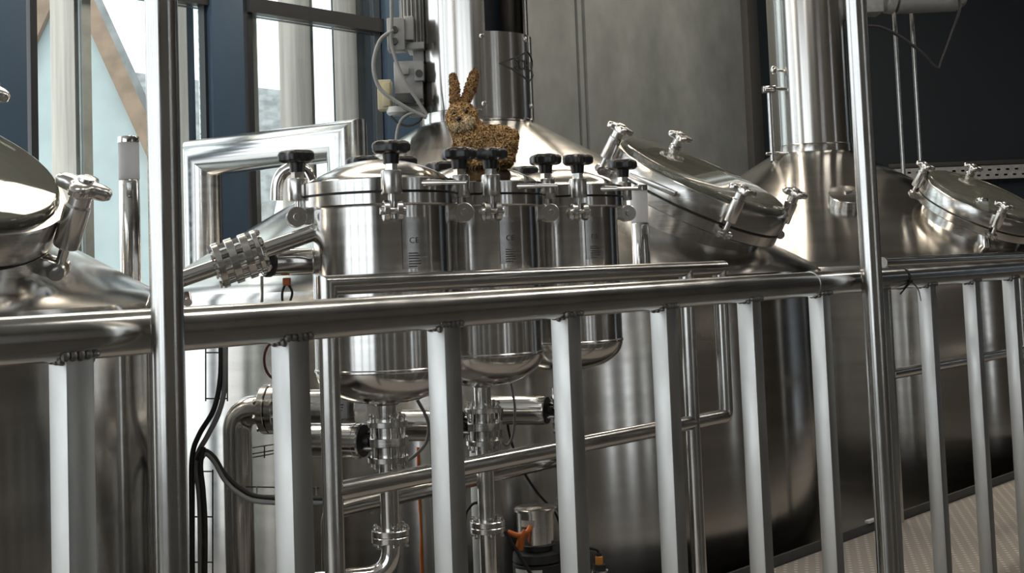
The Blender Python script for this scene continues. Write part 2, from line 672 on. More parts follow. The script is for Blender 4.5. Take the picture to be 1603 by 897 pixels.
# weathered timber fins outside
fins = [(131, 0.28, 0.06), (306, 0.44, 0.06), (405, 0.3, 0.06), (493, 0.36, 0.03), (583, 0.26, 0.15)]
fv = VW + 0.22
for i, (xr, dep, th) in enumerate(fins):
    ue = u_of(xr, fv)
    bm = new()
    ubox(bm, ue - th, ue, fv, fv + dep, LOW - 0.2, CEIL + 0.4, 0.004)
    o = obj('timber_fin', bm, 'wood')
    lab = ['pale timber fin outside the glass, in front of the white gabled house',
           'timber fin outside the glass, half hidden by the tall steel post',
           'narrow timber fin outside, next after the blue column',
           'broad grey timber fin outside, middle of the second window bay',
           'timber fin with warm brown end, last before the concrete wall'][i]
    tag(o, lab, 'timber fin', 'timber fins outside the glass wall')

# ------------------------------------------------------------------ outdoors
bm = new()
ubox(bm, -30, 60, VW + 0.3, 70, LOW - 0.2, LOW - 0.1)
o = struct('ground', bm, 'paving')
# white gabled house
YH = 22.0
pk = at(107, -70, YH)
er = at(262, 270, YH)
el = at(-48, 270, YH)
gb = LOW - 0.1
depthv = Vector((-0.35, 1, 0)).normalized() * 9
house = thing('gabled_house', 'white rendered house with steep brown edged gable outside the glass', 'house', Vector((pk.x, YH, gb)))


def prism(bm, pts, dv):
    f0 = [bm.verts.new(p) for p in pts]
    f1 = [bm.verts.new(p + dv) for p in pts]
    bm.faces.new(f0)
    bm.faces.new(f1[::-1])
    n = len(pts)
    for i in range(n):
        bm.faces.new((f0[i], f1[i], f1[(i + 1) % n], f0[(i + 1) % n]))


def flat(p, z):
    return Vector((p.x, YH, z))


bm = new()
prism(bm, [flat(el, gb), flat(er, gb), flat(er, er.z), flat(pk, pk.z), flat(el, el.z)], depthv)
wobj('wall', bm, 'stucco', house)
for s, e_, nm in ((1, er, 'r'), (-1, el, 'l')):
    dirv = (e_ - pk)
    dirv.y = 0
    dirv.normalize()
    up = Vector((-dirv.z, 0, dirv.x)) * (1 if s < 0 else -1)
    if up.z < 0:
        up = -up
    L = (e_ - pk).length + 0.5
    f_ = Vector((0, -0.18, 0))
    p0, p1 = flat(pk, pk.z), flat(pk, pk.z) + dirv * L
    bm = new()
    prism(bm, [p0 + f_ - up * 0.16, p1 + f_ - up * 0.16, p1 + f_ + up * 0.12, p0 + f_ + up * 0.12], Vector((0, 0.14, 0)))
    wobj('barge_board', bm, 'gable', house)
    bm = new()
    prism(bm, [p0 + f_ + up * 0.12, p1 + f_ + up * 0.12, p1 + f_ + up * 0.24, p0 + f_ + up * 0.24], depthv)
    wobj('roof', bm, 'slate' if s > 0 else 'tiles', house)
# grey roofed barn behind
YB2 = 40.0
rl, rr_ = at(150, 106, YB2), at(470, 145, YB2)
barn = thing('slate_roofed_barn', 'long grey slate roof beyond the white gabled house', 'barn', Vector(((rl.x + rr_.x) / 2, YB2, gb)))
bm = new()
front = Vector((0, -7, 0))
e1, e2 = rl + front - Z * 5.2, rr_ + front - Z * 5.2
t_ = Z * 0.2
vs = [bm.verts.new(p) for p in (rl, rr_, e2, e1, rl - t_, rr_ - t_, e2 - t_, e1 - t_)]
for q in ((0, 1, 2, 3), (7, 6, 5, 4), (0, 4, 5, 1), (1, 5, 6, 2), (2, 6, 7, 3), (3, 7, 4, 0)):
    bm.faces.new([vs[i] for i in q])
wobj('roof', bm, 'slate', barn)
bm = new()
bx0, bx1 = e1.x + 0.3, e2.x - 0.3
zt = min(e1.z, e2.z) - 0.1
box(bm, (bx1 - bx0, 6.0, zt - gb), Matrix.Translation(((bx0 + bx1) / 2, YB2 - 3.4, (zt + gb) / 2)))
wobj('wall', bm, 'stucco', barn)

# unseen area lights added above the frame to brighten concrete and cones
for i, (u, v) in enumerate(((1.5, 1.0), (4.5, 1.0), (7.5, 1.0), (11.0, 1.0), (1.5, 5.6), (4.5, 5.6), (7.5, 5.6), (10.5, 5.6))):
    ld = bpy.data.lights.new('hall_fill', 'AREA')
    ld.shape = 'RECTANGLE'
    over_tanks = v > 5
    ld.size, ld.size_y = (2.4, 0.7) if over_tanks else (1.5, 0.25)
    ld.energy = FILL_WATTS * (1.5 if over_tanks else 0.7)
    ld.color = (1.0, 0.87, 0.70) if over_tanks else (1.0, 0.93, 0.84)
    lo = bpy.data.objects.new('hall_fill', ld)
    COL.objects.link(lo)
    lo.location = uv(u, v, CEIL - 0.08)
    lo.rotation_euler = (0, 0, ANG)

# ------------------------------------------------------------------ tanks
TR, TZ0, TZ1, TRT = 1.62, 1.09, 1.84, 0.268     # shell radius, shoulder, tower foot, tower radius


def swing_bolt(bm, mat, s=1.0, out=1):
    """steel swing bolt: eye at the origin, stem up along z with sleeve and lobed wing head"""
    m4 = mat @ Matrix.Diagonal((s, s, s, 1))
    for sy in (-1, 1):
        mm = m4 @ Matrix.Translation((0, sy * 0.017, 0)) @ Matrix.Rotation(R(90), 4, 'X')
        lathe(bm, [(0, -0.006), (0.02, -0.006), (0.02, 0.006), (0, 0.006)], 20, mm)
        mb = m4 @ Matrix.Translation((-0.022, sy * 0.017, 0))
        box(bm, (0.045, 0.012, 0.036), mb, 0.002)
    mm = m4 @ Matrix.Rotation(R(90), 4, 'X')
    lathe(bm, [(0, -0.034), (0.008, -0.034), (0.008, 0.034), (0, 0.034)], 12, mm)
    lathe(bm, [(0, -0.012), (0.011, -0.012), (0.011, 0.07), (0, 0.07)], 16, m4)
    lathe(bm, [(0, 0.055), (0.026, 0.055), (0.028, 0.058), (0.028, 0.15), (0.024, 0.155), (0.024, 0.19), (0, 0.19)], 24, m4)
    star(bm, m4 @ Matrix.Translation((0, 0, 0.18)), 0.062, 0.03, 4, 0.3, 48)
    lathe(bm, [(0, 0.205), (0.02, 0.205), (0.016, 0.216), (0, 0.218)], 20, m4)


def hatch(tank, c, axis, rad, bolts, bs=1.0):
    """round manway: neck down to the cone, turned lid with sight glass, swing bolts"""
    c = Vector(c)
    ax = axis.normalized()
    mm = place(ax, c)
    # neck
    bm = new()
    lathe(bm, [(rad * 0.84, -0.62), (rad * 0.84, -0.105), (rad * 0.97, -0.10), (rad * 0.985, -0.095), (rad * 0.985, -0.054),
               (rad * 0.975, -0.05), (rad * 0.76, -0.05), (rad * 0.76, -0.6)], 72, mm)
    neck = wobj('hatch', bm, 'ring', tank)
    I = inv(tank)

    def sub(name, b, mat, a=35):
        b.transform(I)
        return obj(name, b, mat, neck, a)
    bm = new()
    lathe(bm, [(rad * 0.86, -0.046), (rad * 0.98, -0.046), (rad, -0.04), (rad, 0.036), (rad * 0.99, 0.042), (rad * 0.945, 0.044), (rad * 0.94, 0.02), (rad * 0.86, 0.02), (rad * 0.86, -0.046)], 72, mm)
    sub('lid_ring', bm, 'ring')
    bm = new()
    prof = [(rad * 0.935, 0.022)] + [(rad * (0.90 + 0.035 * math.cos(t)), 0.056 + 0.012 * math.sin(t)) for t in [k * math.pi / 12 for k in range(0, 7)]] + [(rad * 0.6, 0.070), (rad * 0.3, 0.071), (0, 0.0715)]
    lathe(bm, prof, 64, mm)
    sub('sight_glass', bm, 'sight', 60)
    bm = new()
    lathe(bm, [(rad * 0.99, -0.0505), (rad * 0.99, -0.0455)], 72, mm)
    sub('gasket', bm, 'gasket')
    xax = (mm.to_3x3() @ Vector((1, 0, 0)))
    for a in bolts:
        bm = new()
        rot = mm @ Matrix.Rotation(R(a), 4, 'Z') @ Matrix.Translation((rad + 0.038, 0, -0.075)) @ Matrix.Rotation(R(-3), 4, 'Y')
        swing_bolt(bm, rot, bs)
        sub('swing_bolt', bm, 'clamp')
    return neck, mm


def make_tank(name, label, cx, cy, tower_top, with_opening=False):
    t = thing(name, label, 'brewing tank', Vector((cx, cy, LOW)))
    o = Matrix.Translation((0, 0, -LOW))
    bm = new()
    lathe(bm, [(TR - 0.1, LOW), (TR, LOW), (TR, TZ0 - 0.05), (TR - 0.008, TZ0 - 0.022), (TR - 0.03, TZ0), (TR - 0.06, TZ0 + 0.018),
               (TRT + 0.05, TZ1 - 0.02), (TRT, TZ1)], 160, o)
    obj('shell', bm, 'tank', t, 20)
    return t, o


tanks = {}
for key, lab, cx, cy in (('A', 'stainless brewing tank left of the tall post, cut off by the left picture edge', -2.62, 3.70),
                         ('B', 'stainless brewing tank behind the three filter vessels, diamond badge on its tower', -0.158, 6.6),
                         ('C', 'stainless brewing tank with round port on its cone, before the navy wall', 2.086, 9.24)):
    t, o = make_tank('brewing_tank', lab, cx, cy, CEIL)
    tanks[key] = t
    bm = new()
    if key == 'B':
        # tower with a service opening cut into its upper right, seen as dark
        zo = at(797, 49, 6.34).z
        a0, a1 = R(-90 + 12), R(-90 + 63)
        lathe(bm, [(TRT, TZ1), (TRT, zo)], 96, o)
        lathe(bm, [(TRT, zo), (TRT, CEIL)], 80, o, a1, a0 + 2 * math.pi)
        lathe(bm, [(TRT - 0.01, zo), (TRT - 0.01, CEIL)], 80, o, a1, a0 + 2 * math.pi)
    else:
        lathe(bm, [(TRT, TZ1), (TRT, CEIL)], 96, o)
    obj('tower', bm, 'tower', t)
    bm = new()
    lathe(bm, [(TRT + 0.001, TZ1 - 0.004), (TRT + 0.006, TZ1), (TRT + 0.004, TZ1 + 0.045), (TRT + 0.006, TZ1 + 0.05), (TRT + 0.001, TZ1 + 0.054)], 96, o)
    obj('collar', bm, 'tower', t)

# tank B extras: dark lining, cover plate with diamond badge
tB = tanks['B']
bx, by = -0.158, 6.6
oB = Matrix.Translation((0, 0, -LOW))
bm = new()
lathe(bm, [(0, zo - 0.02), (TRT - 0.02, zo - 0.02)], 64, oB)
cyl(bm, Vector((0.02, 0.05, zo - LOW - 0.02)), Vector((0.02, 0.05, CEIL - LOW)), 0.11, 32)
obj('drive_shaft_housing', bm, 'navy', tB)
bm = new()
RC = TRT + 0.012
za, zb = TZ1 + 0.01, zo + 0.005
lathe(bm, [(RC - 0.006, za), (RC, za), (RC, zb), (RC - 0.006, zb)], 60, oB, R(-90 + 6), R(-90 + 100))
cover = obj('cover_plate', bm, 'tower', tB)
for adeg, zz in ((8, zb - 0.025), (62, zb - 0.025), (70, za + 0.06), (8, za + 0.06)):
    a = R(-90 + adeg)
    d = Vector((math.cos(a), math.sin(a), 0))
    bm = new()
    lathe(bm, [(0.013, 0), (0.012, 0.005), (0.007, 0.01), (0, 0.011)], 16, place(d, d * RC + Z * (zz - LOW)))
    obj('screw', bm, 'polish', cover)


def on_cyl(ang_mm, z, rr):
    """arc length from the badge centre -> point on the cover"""
    a = AB + ang_mm / RC
    return Vector((rr * math.cos(a), rr * math.sin(a), z - LOW))


AB = R(-90 + 66)
zc = at(826, 97, 6.34).z
HW, HH = 0.205, 0.078


def diamond(bm, s, r0, r1, hole=None):
    n = 16
    def pts(k):
        out = []
        for (xa, ya), (xb, yb) in (((-1, 0), (0, 1)), ((0, 1), (1, 0)), ((1, 0), (0, -1)), ((0, -1), (-1, 0))):
            for i in range(n):
                f = i / n
                out.append(((xa + (xb - xa) * f) * HW * k, (ya + (yb - ya) * f) * HH * k))
        return out
    P = pts(s)
    Q = pts(hole)
    va = [bm.verts.new(on_cyl(x, zc + y, r1)) for x, y in P]
    vb = [bm.verts.new(on_cyl(x, zc + y, r1)) for x, y in Q]
    vc = [bm.verts.new(on_cyl(x, zc + y, r0)) for x, y in P]
    k = len(P)
    for i in range(k):
        j = (i + 1) % k
        bm.faces.new((va[i], va[j], vb[j], vb[i]))
        bm.faces.new((vc[i], vc[j], va[j], va[i]))


bm = new()
diamond(bm, 1.0, RC, RC + 0.003, 0.90)
badge = obj('badge', bm, 'ink', cover)


def text_mesh(s, size, ext=0.0):
    c = bpy.data.curves.new('t', 'FONT')
    c.body = s
    c.size = size
    c.align_x = 'CENTER'
    c.align_y = 'CENTER'
    c.extrude = ext
    c.offset = size * 0.015 if size > 0.05 else 0.0
    c.space_character = 1.0 if size > 0.05 else 1.2
    c.resolution_u = 3
    ob = bpy.data.objects.new('t', c)
    COL.objects.link(ob)
    dg = bpy.context.evaluated_depsgraph_get()
    me = bpy.data.meshes.new_from_object(ob.evaluated_get(dg))
    bpy.data.objects.remove(ob)
    b = bmesh.new()
    b.from_mesh(me)
    return b


bm = text_mesh('SCHULZ', 0.07)
for v in bm.verts:
    v.co = on_cyl(v.co.x * 0.88, zc + v.co.y, RC + 0.002)
obj('badge_lettering', bm, 'ink', cover)

# tank C extras: round port on the cone, level rod beside the tower
tC = tanks['C']
ALPHA = math.atan2(TZ1 - TZ0, TR - TRT)


def cone_pt(cx, cy, az, rho):
    return Vector((cx + rho * math.cos(az), cy + rho * math.sin(az), TZ1 - (rho - TRT) * (TZ1 - TZ0) / (TR - 0.06 - TRT)))


def cone_n(az, extra=0.0):
    return Vector((math.sin(ALPHA + extra) * math.cos(az), math.sin(ALPHA + extra) * math.sin(az), math.cos(ALPHA + extra)))


az = R(-91)
pc = cone_pt(2.086, 9.24, az, 0.93)
bm = new()
mm = place(cone_n(az), pc)
lathe(bm, [(0.12, -0.1), (0.12, 0.055), (0.115, 0.06), (0.03, 0.07), (0.0, 0.07)], 56, mm)
box(bm, (0.09, 0.022, 0.012), mm @ Matrix.Translation((0.02, 0.01, 0.073)) @ Matrix.Rotation(R(25), 4, 'Z'), 0.003)
wobj('port_cover', bm, 'ring', tC)
YR = 9.05
p0, p1 = at(1209, 245, YR), at(1204, 140, YR)
bm = new()
cyl(bm, p0 - Z * 0.03, Vector((p0.x, p0.y, p1.z)), 0.016, 16)
wobj('level_rod', bm, 'polish', tC)
bm = new()
box(bm, (0.09, 0.05, 0.05), Matrix.Translation((p0.x, p0.y, p1.z)), 0.006)
cyl(bm, (p0.x - 0.03, p0.y - 0.03, p1.z), (p0.x + 0.17, p0.y + 0.03, p1.z), 0.012, 12)
wobj('rod_bracket', bm, 'polish', tC)
bm = new()
box(bm, (0.09, 0.03, 0.02), Matrix.Translation((p0.x, p0.y, p0.z + 0.02)), 0.004)
cyl(bm, (p0.x, p0.y, p0.z + 0.02), (p0.x + 0.17, p0.y + 0.03, p0.z + 0.02), 0.01, 12)
wobj('rod_bracket', bm, 'polish', tC)
bm = new()
pt = at(1211, 110, YR)
ellipsoid(bm, pt, (0.025, 0.02, 0.03))
cyl(bm, pt, pt + Vector((0.1, 0.05, 0)), 0.01, 10)
wobj('eye_screw', bm, 'polish', tC)

# hatches
def tilt(w_view, w_right, w_up, px):
    d = ray(px, 300)
    wv = Vector((-d.x, -d.y, 0)).normalized()
    rt = Vector((-wv.y, wv.x, 0))
    return (wv * w_view + rt * w_right + Z * w_up).normalized()


hatch(tanks['A'], at(-160, 272, 3.25), tilt(0.42, 0.27, 0.84, -150), 0.40, (-54, 36, 126, 216), 1.15)
neckB, mB = hatch(tB, at(1093, 292, 5.82), tilt(0.20, 0.44, 0.88, 1093), 0.405, (46, 136, 226, 316))
neckC, mC = hatch(tC, at(1535, 318, 8.2), tilt(0.24, 0.42, 0.87, 1535), 0.37, (46, 136, 226, 316))
# lid bar on B's hatch
b0_, b1_ = at(986, 273, 5.46), at(1058, 304, 5.38)
bd_ = (b1_ - b0_)
bm = new()
mmb = place(bd_, (b0_ + b1_) / 2, mB.to_3x3() @ Z)
box(bm, (0.03, 0.022, bd_.length), mmb, 0.003)
bm.transform(inv(tB))
obj('lid_bar', bm, 'clamp', neckB)


# ------------------------------------------------------------------ sensor lamps standing on the tanks
def tank_lamp(label, px, ytop, Y, zfoot):
    tp = at(px, ytop, Y)
    h = tp.z - zfoot
    t = thing('tank_lamp', label, 'lamp', Vector((tp.x, tp.y, zfoot)), 'lamps on the tanks')
    r = 0.034
    hg = 0.062 / 0.21 * 0.68
    bm = new()
    lathe(bm, [(0, -0.012), (r, -0.012), (r, h - 0.15), (r * 0.9, h - 0.145), (0, h - 0.145)], 32)
    obj('post', bm, 'polish', t)
    bm = new()
    lathe(bm, [(r * 0.9, h - 0.145), (r * 1.02, h - 0.145), (r * 1.02, h - 0.02), (r * 0.9, h - 0.02), (r * 0.9, h - 0.145)], 32)
    obj('diffuser', bm, 'frost', t)
    bm = new()
    lathe(bm, [(0, h - 0.021), (r * 1.05, h - 0.021), (r * 1.05, h - 0.004), (r, h), (0, h)], 32)
    obj('cap', bm, 'polish', t)
    bm = new()
    box(bm, (0.022, 0.012, 0.05), Matrix.Translation((0.012, -r, h - 0.18)), 0.003)
    obj('sensor_eye', bm, 'plate', t)
    return t


tank_lamp('slim steel lamp with frosted top, seen against the window left of the tall post', 201, 214, 4.5, 1.13)
tank_lamp('slim steel lamp with frosted top, right behind the third filter vessel', 999, 290, 5.2, 1.09)
tank_lamp('slim steel lamp with frosted top, in front of the rightmost tank hatch', 1537, 310, 7.94, 1.13)


# ------------------------------------------------------------------ filter vessels
def black_knob_bolt(par, ang, rr, gap):
    """part: swing bolt with steel sleeve (child: black knob); local z of the lid gap = gap"""
    mm = Matrix.Translation((0, 0, gap)) @ Matrix.Rotation(ang, 4, 'Z') @ Matrix.Translation((rr, 0, 0))
    bm = new()
    for s in (-1, 1):
        q = mm @ Matrix.Translation((0.006, s * 0.017, -0.052)) @ Matrix.Rotation(R(90), 4, 'X')
        lathe(bm, [(0, -0.008), (0.026, -0.008), (0.028, -0.006), (0.028, 0.006), (0.026, 0.008), (0, 0.008)], 28, q)
        box(bm, (0.05, 0.014, 0.046), mm @ Matrix.Translation((-0.02, s * 0.017, -0.05)), 0.003)
    q = mm @ Matrix.Translation((0.006, 0, -0.052)) @ Matrix.Rotation(R(90), 4, 'X')
    lathe(bm, [(0, -0.034), (0.009, -0.034), (0.0105, -0.031), (0.0105, 0.031), (0.009, 0.034), (0, 0.034)], 12, q)
    lathe(bm, [(0, -0.072), (0.009, -0.072), (0.009, 0.0), (0, 0)], 16, mm)
    lathe(bm, [(0, -0.008), (0.0265, -0.008), (0.028, -0.005), (0.028, 0.051), (0.0265, 0.054), (0, 0.054)], 28, mm)
    lathe(bm, [(0, 0.053), (0.0175, 0.053), (0.0175, 0.073), (0, 0.073)], 6, mm)
    b = obj('swing_bolt', bm, 'clamp', par)
    bm = new()
    lathe(bm, [(0, 0.071), (0.020, 0.071), (0.023, 0.102), (0, 0.104)], 24, mm)
    star(bm, mm @ Matrix.Translation((0, 0, 0.097)), 0.053, 0.035, 5, 0.16)
    obj('star_knob', bm, 'black', b)
    return b


def filter_vessel(label, cx, cy, zgap, front, s=1.0, back=None):
    base = zgap - 0.033 - 0.44 - 0.097
    t = thing('filter_vessel', label, 'filter vessel', Vector((cx, cy, base)), 'filter vessels with black star knobs')
    g = zgap - base
    RB, RL = 0.191, 0.214
    bm = new()
    prof = [(0, g - 0.570)]
    for k in range(1, 13):
        a = k / 12 * math.pi / 2
        prof.append((RB * math.sin(a) ** 0.8, g - 0.473 - 0.097 * math.cos(a)))
    prof += [(RB, g - 0.478), (RB + 0.003, g - 0.475), (RB + 0.003, g - 0.470), (RB, g - 0.467), (RB, g - 0.036), (RL - 0.004, g - 0.034), (RL, g - 0.03), (RL, g - 0.003), (RL - 0.003, g - 0.002), (0.1, g - 0.002)]
    lathe(bm, prof, 96)
    body = obj('body', bm, 'vessel', t)
    bm = new()
    lathe(bm, [(RL - 0.004, g - 0.003), (RL - 0.004, g + 0.003)], 96)
    obj('seal', bm, 'gasket', t)
    bm = new()
    prof = [(0.1, g + 0.002), (RL - 0.003, g + 0.002), (RL, g + 0.004), (RL, g + 0.036), (RL - 0.003, g + 0.039), (RL - 0.018, g + 0.04)]
    for k in range(1, 11):
        a = k / 10
        prof.append(((RL - 0.018) * (1 - a), g + 0.04 + 0.062 * (1 - (1 - a) ** 2) ** 0.9))
    lathe(bm, prof, 96)
    lid = obj('lid', bm, 'vessel', t)
    # lifting rod on the lid rim
    a = R(-52)
    p = Vector((RL * math.cos(a), RL * math.sin(a), g + 0.022))
    q = p + Vector((0.118, -0.016, -0.005))
    bm = new()
    cyl(bm, p + Vector((-0.012, 0.01, 0)), p + Vector((0.05, -0.007, -0.002)), 0.011, 14, 0.0075)
    cyl(bm, p + Vector((0.045, -0.007, -0.002)), q, 0.006, 14, bev=0.002)
    obj('lift_handle', bm, 'polish', lid)
    # swing bolts
    for k in range(4):
        ang = R(-90) + front + k * R(90)
        if k == 2 and back:
            ang = R(-90) + back
        black_knob_bolt(t, ang, RL + 0.012, g)
    # etched data plate on the right front
    bm = new()
    aa, ab = R(-90 + 22), R(-90 + 44)
    lathe(bm, [(RB + 0.0005, g - 0.205), (RB + 0.002, g - 0.205), (RB + 0.002, g - 0.068), (RB + 0.0005, g - 0.068)], 16, None, aa, ab)
    pl = obj('data_plate', bm, 'plate', t)
    ac = (aa + ab) / 2

    def wrap(b):
        for v in b.verts:
            an = ac + v.co.x / RB
            r_ = RB + 0.003
            v.co = Vector((r_ * math.cos(an), r_ * math.sin(an), v.co.y))
    bm = text_mesh('CE', 0.022)
    for v in bm.verts:
        v.co.y += g - 0.13
        v.co.x -= 0.003
    wrap(bm)
    obj('mark', bm, 'ink', pl)
    bm = new()
    rnd = random.Random(3)
    for k in range(6):
        wd = rnd.uniform(0.022, 0.042)
        zz = g - 0.165 - k * 0.007
        vs = [bm.verts.new((x, y, 0)) for x, y in ((-0.02, zz), (-0.02 + wd, zz), (-0.02 + wd, zz + 0.003), (-0.02, zz + 0.003))]
        bm.faces.new(vs)
    wrap(bm)
    obj('etched_lines', bm, 'ink', pl)
    return t, g, base, lid


FY = (3.72, 4.11, 4.51)
FX = (595, 744, 876)
GY = (300, 304, 307.5)
filters = []
labs = ('stainless filter vessel at the left end, with pipe welded to its side',
        'stainless filter vessel in the middle, plush rabbit sitting on its lid',
        'stainless filter vessel at the right end, smallest looking of the three')
for i in range(3):
    c = at(FX[i], GY[i], FY[i] - 0.21)
    c2 = at(FX[i], GY[i], FY[i])
    filters.append(filter_vessel(labs[i], c2.x, FY[i], c.z, R(13.5), 1.0, R(180 + (17 if i == 0 else 30))))
    print('filter', i, c2.x, FY[i], c.z)
fA = filters[0]
# curved vent spout on the first filter's lid, left side
g = fA[1]
F0 = Vector((fA[0].location.x, fA[0].location.y, 0))
pts = [at(487, 284, 3.80), at(480, 270, 3.80), at(468, 262, 3.80), at(452, 264, 3.80), at(440, 274, 3.80), at(434, 290, 3.80), at(433, 314, 3.80)]
bm = new()
tube(bm, spline(pts, 6), 0.018, 18)
wobj('vent_spout', bm, 'polish', fA[0])

# ------------------------------------------------------------------ plush rabbit on the middle lid
def rabbit():
    f = filters[1]
    zt = f[2] + f[1] + 0.095
    Y = 4.05
    k = Y / FOC
    def P(px, py, dy=0.0):
        return at(px, py, Y + dy)
    foot = P(742, 262)
    root = thing('plush_rabbit', 'brown curly plush rabbit sitting on the lid of the middle filter vessel', 'soft toy', Vector((foot.x, Y, zt - 0.005)))
    I = inv(root)
    bm = new()
    ellipsoid(bm, P(768, 225), (0.070, 0.060, 0.052))
    ellipsoid(bm, P(783, 226), (0.050, 0.058, 0.054))
    ellipsoid(bm, P(738, 214), (0.052, 0.052, 0.050), Matrix.Rotation(R(30), 3, 'Y'))
    ellipsoid(bm, P(728, 232), (0.034, 0.045, 0.050))
    ellipsoid(bm, P(728, 202), (0.040, 0.040, 0.040))
    ellipsoid(bm, P(723, 184), (0.044, 0.044, 0.043))
    ellipsoid(bm, P(722, 194, -0.028), (0.038, 0.034, 0.028))
    ellipsoid(bm, P(738, 250, -0.02), (0.038, 0.030, 0.022))
    ellipsoid(bm, P(748, 255, -0.045), (0.034, 0.022, 0.014))
    ellipsoid(bm, P(722, 253, -0.045), (0.022, 0.030, 0.014))
    ellipsoid(bm, P(786, 249, -0.02), (0.036, 0.040, 0.026))
    ellipsoid(bm, P(799, 215), (0.022, 0.022, 0.022))

    def furry(name, bm, mat, parent, vox, tufts, size, seed):
        bm.transform(I)
        me = bpy.data.meshes.new('tmp')
        bm.to_mesh(me)
        bm.free()
        ob = bpy.data.objects.new('tmp', me)
        COL.objects.link(ob)
        md = ob.modifiers.new('r', 'REMESH')
        md.mode = 'VOXEL'
        md.voxel_size = vox
        sm = ob.modifiers.new('s', 'SMOOTH')
        sm.iterations = 4
        dg = bpy.context.evaluated_depsgraph_get()
        m2 = bpy.data.meshes.new_from_object(ob.evaluated_get(dg))
        bpy.data.objects.remove(ob)
        b = bmesh.new()
        b.from_mesh(m2)
        b.normal_update()
        rnd = random.Random(seed)
        faces = list(b.faces)
        ws = [f_.calc_area() for f_ in faces]
        for f_ in rnd.choices(faces, ws, k=tufts):
            c, n = f_.calc_center_median(), f_.normal.copy()
            t = Vector((rnd.uniform(-1, 1), rnd.uniform(-1, 1), rnd.uniform(-1, 0.4)))
            t = (t - n * t.dot(n)).normalized()
            side = n.cross(t)
            L = size * rnd.uniform(0.7, 1.3)
            wd = L * 0.22
            p0 = c - n * 0.001
            p1 = c + n * L * 0.55 + t * L * 0.35
            p2 = c + n * L * 0.35 + t * L * 0.95
            a0, a1 = b.verts.new(p0 - side * wd), b.verts.new(p0 + side * wd)
            a2 = b.verts.new(p0 - t * wd)
            b0, b1 = b.verts.new(p1 - side * wd * 0.8), b.verts.new(p1 + side * wd * 0.8)
            e = b.verts.new(p2)
            for q in ((a0, a1, b1, b0), (b0, b1, e), (a1, a2, b1), (a2, a0, b0), (a2, b0, b1)):
                b.faces.new(q)
        return obj(name, b, mat, parent, 80)
    body = furry('body', bm, 'fur', root, 0.006, 5200, 0.012, 1)
    # ears: long flattened, upright
    for (b0, b1, wd, sd) in (((711, 168), (709, 123), 0.0145, 2), ((726, 163), (742, 117), 0.0155, 3)):
        bm = new()
        p0, p1 = P(*b0), P(*b1)
        n = 9
        for i in range(n):
            s = i / (n - 1)
            rr = wd * (0.45 + 0.45 * math.sin(math.pi * (0.12 + 0.78 * s)))
            ellipsoid(bm, p0.lerp(p1, s) + Vector((0.004 * math.sin(3 * s), 0, 0)), (rr, 0.010, 0.016), None, 12)
        e = furry('ear', bm, 'fur_dark', root, 0.0045, 900, 0.010, sd)
    # paler muzzle fur, eyes, nose
    bm = new()
    ellipsoid(bm, P(719, 197, -0.046), (0.026, 0.020, 0.018))
    ellipsoid(bm, P(730, 193, -0.050), (0.026, 0.018, 0.022))
    furry('muzzle', bm, 'fur_pale', root, 0.005, 500, 0.009, 5)
    for (x, y, dy, r) in ((730, 174, -0.046, 0.0065), (710, 178, -0.040, 0.0065)):
        bm = new()
        ellipsoid(bm, P(x, y, dy), (r, r, r), None, 16)
        wobj('eye', bm, 'eye', root)
    bm = new()
    ellipsoid(bm, P(718, 186, -0.066), (0.009, 0.007, 0.0065), None, 16)
    wobj('nose', bm, 'eye', root)


rabbit()

# ------------------------------------------------------------------ front guard rail
RR = 0.0302
ra, rb = at(97, 522, 1.7), at(1570, 426, 4.39)
rz = (ra.z + rb.z) / 2
ra.z = rb.z = rz
rd = (rb - ra).normalized()
rn = Vector((-rd.y, rd.x, 0))
rail0, rail1 = ra - rd * 1.0, rb + rd * 1.6


def on_rail(px):
    """point of the rail's axis seen in column px"""
    lo, hi = -2.0, 8.0
    for _ in range(50):
        mid = (lo + hi) / 2
        p = ra + rd * mid
        q = p - EYE
        x = PPX + FOC * q.dot(_R) / q.dot(_F)
        if x < px:
            lo = mid
        else:
            hi = mid
    return ra + rd * lo


guard = thing('guard_rail', 'heavy round steel handrail on square balusters, crossing the whole foreground', 'railing', Vector((ra.x, ra.y, 0)))
bm = new()
cyl(bm, rail0, rail1, RR, 40)
for px in (1268,):
    p = on_rail(px)
    cyl(bm, p - rd * 0.003, p + rd * 0.003, RR + 0.0012, 40)
wobj('handrail', bm, 'rail', guard)
bal_px = [111, 453, 693, 884, 1037, 1171, 1281, 1374, 1449, 1519, 1580]
extra = (ra - rd * 0.37,)
for p in list(extra) + [on_rail(x) for x in bal_px]:
    mm = Matrix((rd, rn, Z)).transposed().to_4x4()
    h = rz - RR * 0.55
    mm.translation = Vector((p.x, p.y, h / 2))
    bm = new()
    box(bm, (0.04, 0.04, h), mm, 0.0016, 2)
    bal = wobj('baluster', bm, 'square', guard)
    bm = new()
    rnd = random.Random(int(p.y * 1000))
    for k in range(16):
        s = k / 4
        side = int(s)
        f_ = (s - side) * 0.044 - 0.022
        off = ((f_, -0.021), (0.021, f_), (-f_, 0.021), (-0.021, -f_))[side]
        ellipsoid(bm, Vector((p.x, p.y, rz - RR * 0.80)) + rd * off[0] + rn * off[1] + Z * (RR * 0.04 if abs(off[1]) > 0.018 else -0.005 + 3.0 * abs(off[1]) ** 1.6 * 0), (0.006, 0.006, 0.006 * rnd.uniform(0.7, 1.3)), None, 8)
    bm.transform(inv(guard))
    obj('weld', bm, 'weld', bal)

